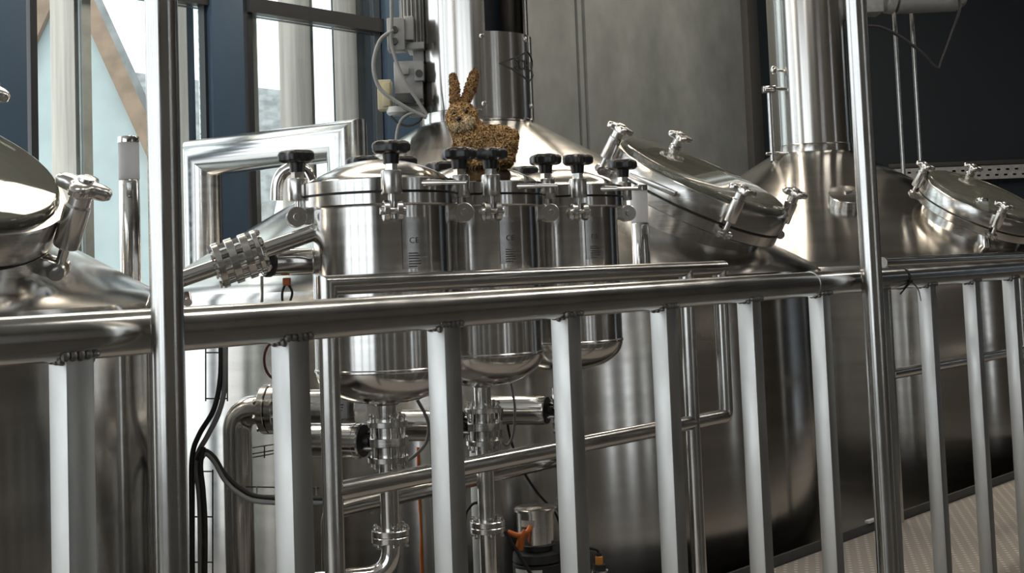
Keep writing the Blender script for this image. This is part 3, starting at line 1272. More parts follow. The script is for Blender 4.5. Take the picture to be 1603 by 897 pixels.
# tall round posts in front of the rail
for px, Y, r, lab, wlab in ((262, 1.735, 0.0213, 'tall round steel post left of the filter vessels, rising out of the picture', 0),
                            (1368, 3.44, 0.0270, 'tall round steel post standing before the tank with round port', 0)):
    p = at(px, 500, Y)
    bm = new()
    cyl(bm, (0, 0, 0), (0, 0, CEIL), r, 36)
    lathe(bm, [(0, 0), (r * 2.6, 0), (r * 2.6, 0.008), (r, 0.012)], 36)
    o = obj('steel_post', bm, 'rail')
    o.location = (p.x, p.y, 0)
    tag(o, lab, 'post', 'tall round posts')
# black cable tie on the rail
p = on_rail(1408)
bm = new()
mm = place(rd, p)
lathe(bm, [(RR + 0.0005, -0.0035), (RR + 0.0025, -0.0035), (RR + 0.0025, 0.0035), (RR + 0.0005, 0.0035), (RR + 0.0005, -0.0035)], 40, mm)
fr_ = p - rn * (RR + 0.003) - Z * 0.01
box(bm, (0.010, 0.008, 0.010), Matrix.Translation(fr_), 0.002)
tube(bm, spline([fr_, fr_ + Vector((-0.022, -0.01, -0.02)), fr_ + Vector((-0.036, -0.012, -0.034))], 6), 0.0022, 8)
tube(bm, spline([fr_, fr_ + Vector((0.014, -0.012, -0.022)), fr_ + Vector((0.02, -0.014, -0.055))], 6), lambda s: 0.0024 - 0.0012 * s, 8)
o = obj('cable_tie', bm, 'black')
tag(o, 'black cable tie knotted round the handrail beside the tall post', 'cable tie')

# ------------------------------------------------------------------ railing at the deck edge (two framed sections)
PR = 0.0235


def toe_at(px):
    """point above the toe board line seen in column px"""
    lo, hi = -8.0, 9.0
    for _ in range(50):
        mid = (lo + hi) / 2
        p = TOE0 + TD * mid
        q = Vector((p.x, p.y, 1.0)) - EYE
        x = PPX + FOC * q.dot(_R) / q.dot(_F)
        if x < px or q.dot(_F) < 0.1:
            lo = mid
        else:
            hi = mid
    return Vector(((TOE0 + TD * lo).x, (TOE0 + TD * lo).y, 0))


def zat(p, py):
    """height at which the column above p is seen in row py"""
    z0, z1 = -1.0, 4.0
    for _ in range(40):
        mid = (z0 + z1) / 2
        q = Vector((p.x, p.y, mid)) - EYE
        y = PPY - FOC * q.dot(_U) / q.dot(_F)
        if y > py:
            z0 = mid
        else:
            z1 = mid
    return z0


TOE_KEEP = TOE0
TOE0 = TOE0 - Vector((-TD.y, TD.x, 0)) * 0.24
pA, pB, pE = toe_at(514), toe_at(1075), toe_at(1128)
zt, zm = zat(pA, 447), zat(pA, 771)
print('edge rail', pA, pB, zt, zm)
edge = thing('edge_railing', 'round tube railing frame below and beside the filter vessels, behind the handrail', 'railing', pA)
bm = new()
mitre(bm, [pA + Z * 0.0, pA + Z * zt, pE + TD * PR + Z * zt], PR, 28)
wobj('top_tube', bm, 'rail', edge)
bm = new()
tube(bm, [pB + Z * 0.0, pB + Z * zt], PR, 28)
wobj('post', bm, 'rail', edge)
bm = new()
tube(bm, smooth_path([pA + Z * zm, pE + Z * zm, pE + Z * zt], 0.02, 5), PR * 0.98, 28)
wobj('mid_rail', bm, 'rail', edge)
TOE0 = TOE_KEEP
pF, pG = toe_at(1387), toe_at(1700)
zt2, zm2 = zat(pF, 411), zat(pF, 586)
edge2 = thing('edge_railing', 'round tube railing section before the tank with round port, right of the tall post', 'railing', pF)
bm = new()
tube(bm, [pF, pF + Z * zt2], PR * 0.8, 28)
wobj('post', bm, 'rail', edge2)
bm = new()
tube(bm, [toe_at(1596), toe_at(1596) + Z * zt2], PR * 0.8, 28)
wobj('post', bm, 'rail', edge2)
bm = new()
tube(bm, [pF - TD * PR + Z * zt2, pG + Z * zt2], PR, 28)
wobj('top_rail', bm, 'rail', edge2)
bm = new()
tube(bm, [pF + Z * zm2, pG + Z * zm2], PR * 0.95, 28)
wobj('mid_rail', bm, 'rail', edge2)
# toe board
bm = new()
mm = Matrix((TD, Vector((-TD.y, TD.x, 0)), Z)).transposed().to_4x4()
mm.translation = TOE0 + TD * 1.0 + Vector((-TD.y, TD.x, 0)) * 0.012 - Z * 0.025
box(bm, (14.0, 0.012, 0.12), mm, 0.002)
struct('trim_2', bm, 'darkcol')

for px, lab in ((1347, 'small pale spacer on the toe board left of the tall right post'), (1590, 'small pale spacer on the toe board near the right edge')):
    p = toe_at(px)
    mm.translation = p + Z * 0.041 + Vector((-TD.y, TD.x, 0)) * 0.012
    bm = new()
    box(bm, (0.07, 0.02, 0.012), mm, 0.002)
    tag(obj('spacer', bm, 'white'), lab, 'spacer')

# ------------------------------------------------------------------ clad duct
YD = 8.0
q0, q1 = at(322, 500, YD), at(322, 247, YD)
q1 = Vector((q0.x, q0.y, q1.z))
q2 = at(543, 228, 7.35)
q2.z = q1.z + 0.005
rq = math.hypot(q2.x + 0.158, q2.y - 6.6) + 0.05
q3 = Vector((q2.x, q2.y, TZ1 - (rq - TRT) * (TZ1 - TZ0) / (TR - 0.06 - TRT)))
bm = new()
DR = 0.112


mitre(bm, [Vector((q0.x, q0.y, LOW)), q1, q2, q3], DR)
for p, d in ((q1 - Z * 0.13, Z), (q2 - Z * 0.13, Z)):
    pass
o = obj('clad_duct', bm, 'duct', None, 25)
tag(o, 'bright metal clad duct with mitred corners between window and filter vessels', 'duct')

# ------------------------------------------------------------------ pipe fittings
def flange_stack(bm, c, axis, r, offs, th):
    a = axis.normalized()
    for o_, t_, k in zip(offs, th, (1.0, 1.0, 1.0, 1.0)):
        p = c + a * o_
        cyl(bm, p - a * t_ / 2, p + a * t_ / 2, r * k, 32, bev=0.0015)


def bolts_on(bm, c, axis, r, n, l0, l1, br=0.004, ph=0.3):
    mm = place(axis, c)
    for k in range(n):
        a = 2 * math.pi * k / n + ph
        x, y = r * math.cos(a), r * math.sin(a)
        p0, p1 = mm @ Vector((x, y, l0)), mm @ Vector((x, y, l1))
        ax = (p1 - p0).normalized()
        cyl(bm, p0, p1, br, 10)
        hexa(bm, p0, p0 + ax * 0.006, br * 1.7)
        hexa(bm, p1 - ax * 0.010, p1 - ax * 0.004, br * 1.7)


def valve(label, c, act_dir, act_off, act_len, act_r, s=1.0, group='butterfly valves with air actuators', axis=Z, flange_r=0.056):
    """butterfly valve on a pipe along axis at c with actuator lying along act_dir"""
    t = thing('butterfly_valve', label, 'valve', c, group)
    bm = new()
    flange_stack(bm, c, axis, flange_r * s, (-0.048 * s, 0.0, 0.048 * s), (0.016 * s, 0.024 * s, 0.016 * s))
    cyl(bm, c - axis * 0.06 * s, c + axis * 0.06 * s, 0.031 * s, 28)
    wobj('valve_body', bm, 'ring', t)
    bm = new()
    bolts_on(bm, c, axis, flange_r * 0.84 * s, 6, -0.075 * s, 0.075 * s, 0.0045 * s)
    wobj('stud_bolt', bm, 'polish', t)
    ad = act_dir.normalized()
    bm = new()
    cyl(bm, c + ad * 0.03 * s, c + ad * (act_off + 0.004), 0.013 * s, 16)
    wobj('stem', bm, 'motor_dark', t)
    bm = new()
    p0, p1 = c + ad * act_off, c + ad * (act_off + act_len)
    cyl(bm, p0, p1, act_r, 40, bev=0.004)
    cyl(bm, p0 + ad * 0.018, p0 + ad * 0.022, act_r + 0.0015, 40)
    act = wobj('actuator', bm, 'polish', t)
    bm = new()
    cyl(bm, p0 - ad * 0.002, p0 + ad * 0.003, act_r * 0.93, 40)
    bm.transform(inv(t))
    obj('end_cap', bm, 'motor_dark', act)
    bm = new()
    for s_ in (-1, 1):
        side = ad.cross(axis).normalized() * 0.016 * s_ + axis * 0.02 * s_
        tube(bm, [c + ad * 0.04 * s + side, c + ad * (act_off + 0.01) + side], 0.006, 8)
    wobj('yoke', bm, 'ring', t)
    return t


vdir = Vector((-1, 0.38, 0))
FC = [Vector((f[0].location.x, f[0].location.y, f[2])) for f in filters]
vz = []
for i, (lab, ypx) in enumerate((('butterfly valve with steel actuator under the left end filter vessel', 691),
                                ('butterfly valve with steel actuator under the middle filter vessel', 667),
                                ('butterfly valve with steel actuator under the right end filter vessel', 643))):
    z = at(FX[i], ypx, FY[i]).z
    vz.append(z)
    valve(lab, Vector((FC[i].x, FC[i].y, z)), vdir, 0.075, 0.20, 0.048)
    # outlet stub between vessel and valve belongs to the vessel
    bm = new()
    cyl(bm, Vector((FC[i].x, FC[i].y, z + 0.056)), Vector((FC[i].x, FC[i].y, FC[i].z + 0.02)), 0.0265, 28)
    cyl(bm, Vector((FC[i].x, FC[i].y, FC[i].z - 0.004)), Vector((FC[i].x, FC[i].y, FC[i].z + 0.01)), 0.034, 28, 0.045)
    wobj('outlet', bm, 'polish', filters[i][0])
# drain pipes below the valves
for i, lab in ((0, 'drain pipe with clamped flange bending left under the left end filter vessel'),
               (1, 'drain pipe under the middle filter vessel, behind a square baluster'),
               (2, 'drain pipe under the right end filter vessel, behind a square baluster')):
    x, y, z = FC[i].x, FC[i].y, vz[i]
    t = thing('drain_pipe', lab, 'pipe', Vector((x, y, LOW)), 'drain pipes under the filter vessels')
    bm = new()
    if i == 0:
        zb = at(600, 900, 3.72).z
        le = at(336, 902, 3.6)
        tube(bm, smooth_path([Vector((x, y, z - 0.05)), Vector((x, y, zb)), Vector((le.x, le.y, zb)), Vector((le.x - 0.08, le.y + 0.02, LOW))], 0.075, 8), 0.0265, 24)
    else:
        tube(bm, [Vector((x, y, z - 0.05)), Vector((x, y, LOW))], 0.0265, 24)
    wobj('pipe', bm, 'polish', t)
    zf = at(610, 838, 3.72).z if i == 0 else z - 0.3
    bm = new()
    c = Vector((x, y, zf))
    flange_stack(bm, c, Z, 0.053, (-0.009, 0.009), (0.016, 0.016))
    bolts_on(bm, c, Z, 0.044, 6, -0.03, 0.03, 0.005)
    wobj('flange', bm, 'ring', t)

# side pipe with valve at the left of the first filter
sa, sb = at(498, 362, 3.66), at(240, 452, 3.55)
sdv = (sa - sb).normalized()
side = thing('side_pipe', 'slanting polished pipe joined to the left end filter vessel', 'pipe', sb)
bm = new()
tube(bm, smooth_path([sa + sdv * 0.03, sb, sb - Z * 0.5, Vector((sb.x, sb.y, LOW))], 0.07), 0.0225, 24)
cyl(bm, sa - sdv * 0.012, sa + sdv * 0.02, 0.03, 24, 0.036)
wobj('pipe', bm, 'polish', side)
bm = new()
c = at(372, 403, 3.61)
c = sb + sdv * (c - sb).dot(sdv)
ev = at(292, 462, 3.56)
cyl(bm, ev, ev + Vector((0.01, -0.03, -0.02)), 0.012, 12)
wobj('clamp_nut', bm, 'ring', side)
sv = thing('butterfly_valve', 'flanged valve on the slanting pipe left of the filter vessels', 'valve', c, 'butterfly valves with air actuators')
bm = new()
flange_stack(bm, c, sdv, 0.062, (-0.05, -0.012, 0.026, 0.056), (0.018, 0.022, 0.022, 0.014))
cyl(bm, c - sdv * 0.06, c + sdv * 0.075, 0.042, 28)
wobj('valve_body', bm, 'ring', sv)
bm = new()
bolts_on(bm, c, sdv, 0.053, 8, -0.068, 0.075, 0.0055)
wobj('stud_bolt', bm, 'polish', sv)
bm = new()
a0, a1 = at(425, 411, 3.70), at(486, 409, 3.76)
cyl(bm, a0, a1, 0.037, 36, bev=0.004)
acts = wobj('actuator', bm, 'polish', sv)
bm = new()
ad = (a1 - a0).normalized()
cyl(bm, a0 - ad * 0.022, a0 + ad * 0.001, 0.040, 36, bev=0.004)
bm.transform(inv(sv))
obj('end_cap', bm, 'motor_dark', acts)
bm = new()
cyl(bm, c + sdv * 0.03, a0 - ad * 0.01, 0.018, 16)
wobj('stem', bm, 'ring', sv)
bm = new()
r0, r1 = at(410, 432, 3.68), at(410, 500, 3.68)
cyl(bm, r0, r1, 0.0045, 10)
wobj('sensor_rod', bm, 'polish', sv)
bm = new()
k0 = at(449, 441, 3.73)
box(bm, (0.022, 0.02, 0.022), Matrix.Translation(k0), 0.004)
wobj('plug', bm, 'orange', sv)
bm = new()
tube(bm, spline([at(446, 446, 3.73), at(442, 458, 3.73), at(443, 475, 3.73), at(452, 500, 3.74)], 8), 0.0035, 8)
tube(bm, spline([at(452, 446, 3.73), at(457, 456, 3.73), at(456, 466, 3.73), at(448, 490, 3.74)], 8), 0.0035, 8)
wobj('plug_lead', bm, 'rubber', sv)

# big elbow pipe at lower left
YE2 = 4.15
e0 = at(372, 700, YE2)
etop = at(372, 650, YE2).z
ed = Vector((1, -0.22, 0)).normalized()
eh = at(412, 640, YE2)
bp = thing('elbow_pipe', 'thick steel pipe bending into a bolted flange, below the slanting pipe', 'pipe', Vector((e0.x, e0.y, LOW)))
bm = new()
zt_ = eh.z
tube(bm, smooth_path([Vector((e0.x, e0.y, LOW)), Vector((e0.x, e0.y, zt_)), Vector((e0.x, e0.y, zt_)) + ed * 0.14], 0.14, 12), 0.0445, 32)
wobj('pipe', bm, 'rail', bp)
bm = new()
fc = Vector((e0.x, e0.y, zt_)) + ed * 0.10
cyl(bm, fc - ed * 0.010, fc + ed * 0.012, 0.075, 40, bev=0.002)
cyl(bm, fc + ed * 0.016, fc + ed * 0.04, 0.075, 40, bev=0.002)
bolts_on(bm, fc, ed, 0.062, 8, -0.02, 0.05, 0.006)
wobj('flange', bm, 'ring', bp)
bm = new()
cyl(bm, fc + ed * 0.03, fc + ed * 0.30, 0.058, 36, bev=0.003)
wobj('pump_body', bm, 'polish', bp)
# control box on the valve
bm = new()
cb = at(526, 639, 4.0)
box(bm, (0.075, 0.05, 0.06), Matrix.Translation(cb), 0.004)
t = thing('control_box', 'small grey terminal box above the lower left actuator', 'control box', cb)
bm2 = wobj('case', bm, 'motor', t)
bm = new()
for k in range(3):
    box(bm, (0.028 - 0.005 * k, 0.002, 0.0035), Matrix.Translation(cb + Vector((0.012, -0.026, 0.012 - 0.008 * k))))
wobj('label', bm, 'motor_dark', t)
bm = new()
for sx in (-1, 1):
    cyl(bm, cb + Vector((sx * 0.02, 0.01, -0.03)), cb + Vector((sx * 0.02, 0.01, -0.05)), 0.006, 10)
cyl(bm, Vector((cb.x, cb.y + 0.01, LOW)), cb + Vector((0, 0.01, -0.028)), 0.012, 14)
wobj('stand', bm, 'rail', t)

# second pipe below the edge railing, bracketed
ya, yb = 3.85, 4.62
g0, g1 = at(540, 797, ya), at(890, 716, yb)
bm = new()
gd = (g1 - g0).normalized()
tube(bm, [g0, g1], 0.0225, 24)
cyl(bm, g1, g1 + gd * 0.006, 0.0235, 24)
cyl(bm, g0 + gd * 0.1, g0 + gd * 0.1 - Z * 0.03, 0.008, 10)
tube(bm, smooth_path([g0, g0 - gd * 0.06, Vector((g0.x - 0.05, g0.y - 0.05, LOW))], 0.04), 0.0225, 24)
o = obj('lower_pipe', bm, 'rail')
tag(o, 'straight steel pipe running just under the middle tube of the edge railing', 'pipe')

# square stanchions behind
for px, Y, lab, wd in ((763, 4.62, 'square steel stanchion below the middle filter vessel', 0.075), (676, 4.5, 'dark square stanchion beside the orange hose, half behind a baluster', 0.05)):
    p = at(px, 830, Y)
    ztop = at(px, 640, Y).z
    bm = new()
    mm = ORI.copy()
    mm.translation = Vector((p.x, p.y, (LOW + ztop) / 2))
    box(bm, (wd, wd, ztop - LOW), mm, 0.004)
    mm.translation = Vector((p.x, p.y, LOW + 0.006))
    box(bm, (wd * 2, wd * 2, 0.012), mm, 0.002)
    o = obj('square_stanchion', bm, 'square')
    tag(o, lab, 'stanchion')
# orange hose
bm = new()
tube(bm, spline([at(655, 700, 4.5), at(656, 760, 4.5), at(660, 830, 4.5), at(661, 900, 4.5), Vector((at(663, 900, 4.5).x, 4.5, LOW))], 8), 0.0065, 10)
o = obj('orange_hose', bm, 'orange')
tag(o, 'thin orange hose hanging straight down between the left balusters', 'hose')

# ------------------------------------------------------------------ pump head with orange plugs
YP = 4.45
pp = at(840, 850, YP)
ztop = at(836, 793, YP).z
zmid = at(840, 850, YP).z
t = thing('dosing_pump', 'steel topped black pump with orange plugs, low between two balusters', 'pump', Vector((pp.x, YP, LOW)))
k = YP / FOC
bm = new()
lathe(bm, [(0, zmid), (29 * k, zmid), (29 * k, ztop - 0.012), (33 * k, ztop - 0.012), (33 * k, ztop - 0.004), (30 * k, ztop), (0, ztop + 0.004)], 40, Matrix.Translation((0, 0, -LOW)))
hd = obj('steel_housing', bm, 'ring', t)
bm = new()
lathe(bm, [(0, LOW), (40 * k, LOW), (40 * k, LOW + 0.1), (38 * k, zmid - 0.18), (38 * k, zmid - 0.105), (35 * k, zmid - 0.10), (38 * k, zmid - 0.095), (38 * k, zmid - 0.062), (35 * k, zmid - 0.058), (38 * k, zmid - 0.053), (37 * k, zmid - 0.028),
           (26 * k, zmid - 0.018), (26 * k, zmid - 0.002), (32 * k, zmid), (31 * k, zmid + 0.003), (0, zmid + 0.004)], 40, Matrix.Translation((0, 0, -LOW)))
box(bm, (0.05, 0.04, 0.07), Matrix.Translation((34 * k, -0.01, zmid - LOW - 0.03)), 0.006)
obj('base', bm, 'rubber', t)
bm = new()
a0, a1 = R(-90 - 50), R(-90 - 4)
lathe(bm, [(29.4 * k, ztop - 0.055), (29.6 * k, ztop - 0.055), (29.6 * k, ztop - 0.035), (29.4 * k, ztop - 0.035)], 12, Matrix.Translation((0, 0, -LOW)), a0, a1)
obj('label', bm, 'white', hd)
bm = new()
lathe(bm, [(38.4 * k, zmid - 0.083), (38.8 * k, zmid - 0.083), (38.8 * k, zmid - 0.07), (38.4 * k, zmid - 0.07)], 12, Matrix.Translation((0, 0, -LOW)), R(-90 - 60), R(-90 + 10))
obj('label', bm, 'white', t)
bm = new()
tube(bm, spline([at(795, 833, YP - 0.09), at(812, 838, YP - 0.1), at(826, 832, YP - 0.1), at(830, 824, YP - 0.09)], 6), 0.0085, 10)
tube(bm, spline([at(822, 830, YP - 0.1), at(817, 842, YP - 0.1), at(813, 858, YP - 0.09)], 6), lambda s: 0.008 + 0.007 * s, 10)
wobj('air_plug', bm, 'orange', t)
bm = new()
tube(bm, [at(790, 831, YP - 0.11), at(830, 897, YP - 0.11), at(842, 915, YP - 0.11)], 0.006, 10)
wobj('strap', bm, 'rubber', t)
# small amber connector right of it
pc = at(938, 878, 4.6)
t = thing('push_connector', 'small amber push connector with black hose, right of the pump', 'connector', Vector((pc.x, pc.y, LOW)))
bm = new()
cyl(bm, pc - Z * 0.012, pc + Z * 0.016, 0.013, 20, bev=0.002)
wobj('amber_collar', bm, 'amber', t)
bm = new()
cyl(bm, pc + Z * 0.016, pc + Z * 0.026, 0.010, 16)
cyl(bm, pc - Z * 0.03, pc - Z * 0.012, 0.022, 20)
tube(bm, spline([pc + Z * 0.02, pc + Vector((-0.006, 0, 0.036)), pc + Vector((-0.035, 0, 0.044)), pc + Vector((-0.1, 0.05, 0.04))], 6), 0.005, 8)
wobj('hose', bm, 'rubber', t)
bm = new()
cyl(bm, Vector((pc.x, pc.y, LOW)), pc - Z * 0.03, 0.03, 20)
wobj('stand', bm, 'ring', t)

# loose cables round the lower pipework
cab = [
    ('black sensor cable curving down behind the mid rail to the pump', 'rubber', [at(792, 650, 4.62), at(800, 690, 4.62), at(818, 735, 4.62), at(842, 772, 4.62), at(870, 805, 4.62), at(885, 850, 4.62)], 0.0045),
    ('grey cable looping beside the middle filter valve', 'grey_cable', [at(800, 600, 4.25), at(806, 640, 4.25), at(803, 680, 4.25), at(794, 697, 4.25), at(784, 685, 4.25), at(786, 640, 4.25)], 0.004),
    ('grey hose bowing between the left valve and a baluster', 'grey_cable', [at(640, 720, 3.95), at(655, 708, 3.95), at(668, 690, 3.95), at(670, 660, 3.95), at(650, 620, 3.95)], 0.005),
    ('black cable arching out beside the square stanchion', 'rubber', [at(765, 789, 4.52), at(745, 787, 4.5), at(734, 796, 4.5), at(728, 815, 4.5), at(726, 900, 4.5)], 0.005),
    ('dark red twin wire loop behind the second baluster', 'redwire', [at(432, 536, 3.9), at(420, 541, 3.9), at(414, 556, 3.9), at(415, 575, 3.9), at(424, 590, 3.9), at(440, 596, 3.9)], 0.004),
]
for lab, mt, pts, r in cab:
    bm = new()
    tube(bm, spline(pts, 8), r, 8)
    o = obj('cable', bm, mt)
    tag(o, lab, 'cable')

# ------------------------------------------------------------------ wire trays with cable bundles
YT = 3.85
t = thing('wire_tray', 'upright wire cable tray at lower left beside the tall post', 'cable tray', at(312, 897, YT))
bm = new()
wr = 0.0022
for x in (322, 356):
    tube(bm, [at(x, 520, YT), at(x, 628, YT)], wr, 6)
for x in (304, 333):
    tube(bm, [at(x, 735, YT), at(x, 960, YT)], wr, 6)
for y in (552, 624):
    tube(bm, [at(322, y, YT), at(356, y, YT)], wr, 6)
for y in (738, 809, 880):
    tube(bm, [at(303, y, YT), at(333, y, YT)], wr, 6)
wobj('wires', bm, 'motor_dark', t)
t = thing('wire_tray', 'level wire cable tray crossing behind the second baluster', 'cable tray', at(440, 790, YT))
bm = new()
for y, o_ in ((775, 0), (762, 0.06)):
    tube(bm, [at(385, y, YT + o_), at(500, y + 2, YT + o_)], wr, 6)
for x in (402, 440, 470, 495):
    tube(bm, [at(x, 787, YT + 0.03), at(x, 776, YT), at(x, 762, YT + 0.06)], wr, 6)
tube(bm, [at(402, 787, YT + 0.03), at(500, 787, YT + 0.03)], wr, 6)
wobj('wires', bm, 'motor_dark', t)
t = thing('wire_tray', 'short wire cable tray beside the thick elbow pipe', 'cable tray', at(400, 715, 4.3))
bm = new()
for y0, y1 in ((704, 694), (720, 708), (714, 703)):
    tube(bm, [at(374, y0, 4.3), at(440, y1, 4.3)], wr, 6)
for x in (392, 414):
    tube(bm, [at(x, 698, 4.3), at(x, 717, 4.3)], wr, 6)
wobj('wires', bm, 'motor_dark', t)
bund = [
    ('thick black cable on the upright tray, bending left', 'rubber', [(346, 520), (345, 590), (335, 640), (312, 680), (301, 715), (300, 790), (302, 960)], 0.0075),
    ('grey cable on the upright tray, right of the black one', 'grey_cable', [(352, 520), (352, 600), (343, 645), (325, 682), (310, 710), (308, 740), (313, 800), (314, 960)], 0.0075),
    ('black cable looping from upright tray to level tray', 'rubber', [(308, 720), (318, 705), (335, 715), (352, 742), (376, 764), (410, 778), (505, 781)], 0.0065),
    ('grey cable looping from upright tray to level tray, lower strand', 'grey_cable', [(312, 725), (322, 711), (336, 724), (352, 752), (376, 774), (410, 786), (505, 787)], 0.0065),
    ('black cable bundle hanging down the bottom of the upright tray', 'rubber', [(318, 700), (314, 730), (318, 770), (321, 830), (320, 960)], 0.0075),
]
for i, (lab, mt, pts, r) in enumerate(bund):
    bm = new()
    tube(bm, spline([at(x, y, YT - 0.022 - 0.004 * i) for x, y in pts], 8), r, 10)
    o = obj('cable', bm, mt)
    tag(o, lab, 'cable')

# ------------------------------------------------------------------ gear motor left of the badge tower
YM = 6.45
t = thing('gear_motor', 'grey gear motor with terminal boxes on the left of the badge tower', 'gear motor', at(650, 150, YM))


def pbox(bm, x0, y0, x1, y1, Y, dep, bev=0.006):
    a, b = at(x0, y0, Y), at(x1, y1, Y)
    box(bm, (abs(b.x - a.x), dep, abs(a.z - b.z)), Matrix.Translation(((a.x + b.x) / 2, Y + dep / 2, (a.z + b.z) / 2)), bev)


bm = new()
pbox(bm, 616, 96, 663, 164, YM, 0.2)
pbox(bm, 626, 106, 640, 116, YM - 0.03, 0.06, 0.004)
pbox(bm, 637, 164, 663, 178, YM + 0.02, 0.16)
pbox(bm, 648, 96, 664, 126, YM - 0.03, 0.2)
gear = wobj('gear_case', bm, 'motor', t)
bm = new()
q = at(656, 115, YM - 0.031)
cyl(bm, q + Vector((0, 0.01, 0)), q - Vector((0, 0.006, 0)), 0.018, 20)
q = at(660, 157, YM - 0.005)
cyl(bm, q + Vector((0, 0.01, 0)), q - Vector((0, 0.01, 0)), 0.009, 14)
bm.transform(inv(t))
obj('plug', bm, 'motor_dark', gear)
bm = new()
pbox(bm, 636, 66, 664, 76, YM - 0.02, 0.2, 0.004)
pbox(bm, 646, 76, 664, 97, YM + 0.04, 0.12, 0.004)
wobj('flange', bm, 'motor', t)
bm = new()
mz0, mz1 = at(650, 66, YM).z, CEIL
mc = at(650, 50, YM + 0.1)
cyl(bm, Vector((mc.x, mc.y, mz0)), Vector((mc.x, mc.y, mz1 - 1.2)), 0.05, 28)
for k in range(22):
    a = 2 * math.pi * k / 22
    mm = Matrix.Translation((mc.x, mc.y, (mz0 + mz1 - 1.2) / 2)) @ Matrix.Rotation(a, 4, 'Z') @ Matrix.Translation((0.06, 0, 0))
    box(bm, (0.03, 0.0055, mz1 - 1.2 - mz0), mm)
wobj('finned_motor', bm, 'motor', t)
bm = new()
pbox(bm, 605, 28, 634, 78, YM - 0.08, 0.1)
pbox(bm, 632, 25, 648, 62, YM - 0.05, 0.1)
tb = wobj('terminal_box', bm, 'motor', t)
bm = new()
for y in (47, 65):
    q = at(618, y, YM - 0.08)
    cyl(bm, q + Vector((0, 0.01, 0)), q - Vector((0, 0.02, 0)), 0.016, 18)
bm.transform(inv(t))
obj('cable_gland', bm, 'motor_dark', tb)
bm = new()
pbox(bm, 618, 146, 650, 160, YM - 0.06, 0.08, 0.004)
wobj('clamp_block', bm, 'motor_dark', t)
bm = new()
q = at(622, 172, YM)
lathe(bm, [(0, -0.028), (0.04, -0.028), (0.052, -0.015), (0.052, 0.012), (0, 0.02)], 28, Matrix.Translation(q))
wobj('sensor_head', bm, 'white', t)
bm = new()
pbox(bm, 590, 125, 613, 171, YM - 0.03, 0.09, 0.004)
pbox(bm, 598, 129, 611, 166, YM - 0.038, 0.02, 0.003)
t2 = thing('junction_box', 'beige junction box left of the gear motor', 'junction box', at(602, 150, YM))
wobj('case', bm, 'beige', t2)
for lab, mt, pts, r in (
    ('grey cable bowing out to the left from the motor terminal box', 'grey_cable', [(616, 47), (596, 62), (586, 90), (586, 115), (596, 140), (622, 160), (650, 176), (668, 184)], 0.010),
    ('grey cable dropping from the ceiling past the motor terminal box', 'grey_cable', [(612, -30), (613, 30), (612, 62), (620, 95), (634, 128), (652, 155), (668, 180)], 0.009),
    ('grey cable loop arching down behind the front star knob', 'grey_cable', [(668, 182), (648, 177), (630, 186), (622, 205), (620, 232)], 0.008),
    ('thin black cable sagging under the gear motor', 'rubber', [(612, 182), (624, 193), (640, 197), (656, 190), (664, 178)], 0.006),
):
    bm = new()
    tube(bm, spline([at(x, y, YM - 0.1) for x, y in pts], 8), r, 10)
    o = obj('cable', bm, mt)
    tag(o, lab, 'cable')

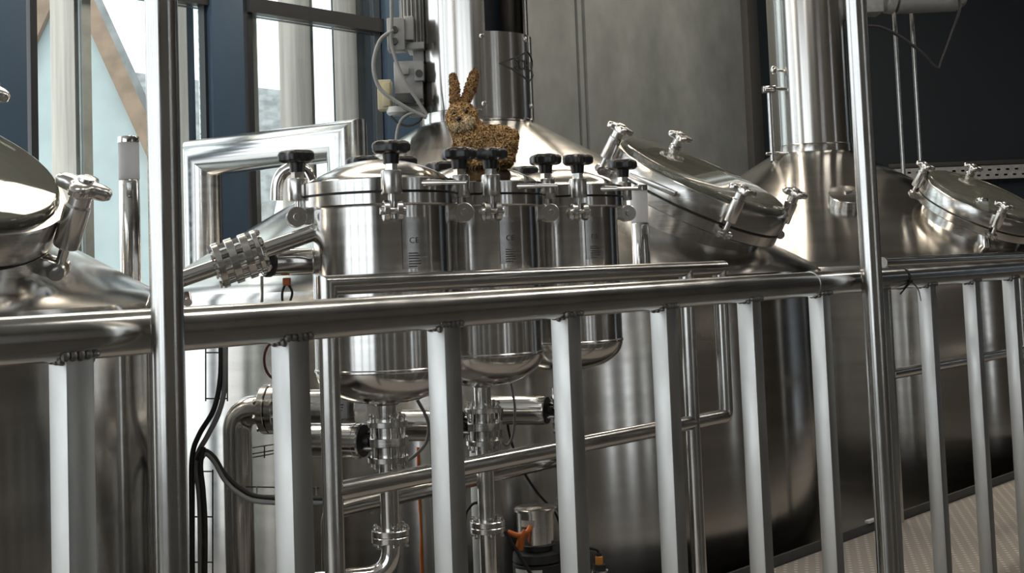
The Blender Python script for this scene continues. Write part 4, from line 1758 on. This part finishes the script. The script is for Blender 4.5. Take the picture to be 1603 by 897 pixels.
# ------------------------------------------------------------------ drive at upper right, on two rods
YQ = 9.3
t = thing('lying_gear_motor', 'grey gear motor lying level at the top right corner', 'gear motor', at(1430, 10, YQ))
bm = new()
a, b = at(1402, -6, YQ), at(1497, -10, YQ)
cyl(bm, a, b, 0.125, 40, bev=0.012)
cyl(bm, b, b + (b - a).normalized() * 0.05, 0.115, 40, 0.09)
pbox(bm, 1412, -30, 1480, -8, YQ - 0.14, 0.1)
wobj('motor', bm, 'motor', t)
bm = new()
cyl(bm, at(1386, -8, YQ), a, 0.13, 40, bev=0.01)
pbox(bm, 1340, -60, 1384, 18, YQ - 0.1, 0.2)
wobj('gear_case', bm, 'galv', t)
for x0, x1, y1 in ((1409, 1419, 300), (1436, 1446, 290)):
    p = at((x0 + x1) / 2 + 2, y1, YQ + 0.45)
    bm = new()
    zt3 = at(x0, -20, YQ + 0.45).z
    rho_ = math.hypot(p.x - 2.086, p.y - 9.24)
    zr = TZ1 - (rho_ - TRT) * (TZ1 - TZ0) / (TR - 0.06 - TRT)
    cyl(bm, (0, 0, zr - 0.01), (0, 0, zt3), 0.016, 16)
    o = obj('tie_rod', bm, 'polish')
    o.location = (p.x, p.y, 0)
    tag(o, 'thin upright steel rod before the navy wall, ' + ('the left of the pair' if x0 < 1420 else 'the right of the pair'), 'rod', 'rods before the navy wall')
bm = new()
tube(bm, spline([at(1340, 42, YQ - 0.3), at(1375, 42, YQ - 0.3), at(1405, 55, YQ - 0.3), at(1440, 80, YQ - 0.3), at(1467, 106, YQ - 0.3), at(1474, 96, YQ - 0.3), at(1490, 52, YQ - 0.3), at(1502, 15, YQ - 0.25), at(1500, -12, YQ - 0.13)], 8), 0.011, 10)
o = obj('cable', bm, 'rubber')
tag(o, 'black cable sagging in a point before the navy wall at upper right', 'cable')

# perforated cable tray on the navy wall
YN = YE - 0.12
a, b = at(1392, 275, YN), at(1700, 265, YN)
L = b.x - a.x
hh = 21 * YN / FOC
zc_ = (a.z + b.z) / 2
tr = thing('perforated_tray', 'pale perforated cable tray along the navy wall', 'cable tray', Vector(((a.x + b.x) / 2, YN, zc_)))
bm = new()
nh = 22
pitch = L / nh
hole_w, hole_h = pitch * 0.4, hh * 0.14
rows = [-hh / 2, -hh * 0.27, -hh * 0.27 + hole_h, hh * 0.13, hh * 0.13 + hole_h, hh / 2]
for k, (z0, z1) in enumerate(zip(rows, rows[1:])):
    if k in (0, 2, 4):
        box(bm, (L, 0.006, z1 - z0), Matrix.Translation((0, 0, (z0 + z1) / 2)))
    else:
        for j in range(nh):
            x = -L / 2 + (j + 0.5) * pitch
            box(bm, (pitch - hole_w, 0.006, z1 - z0), Matrix.Translation((x + (pitch * 0.25 if k == 3 else 0), 0, (z0 + z1) / 2)))
box(bm, (L, 0.1, 0.006), Matrix.Translation((0, 0.05, hh / 2)))
obj('tray', bm, 'galv', tr)
bm = new()
box(bm, (L, 0.11, 0.05), Matrix.Translation((0, 0.055, hh / 2 + 0.035)), 0.004)
obj('rail', bm, 'darkcol', tr)
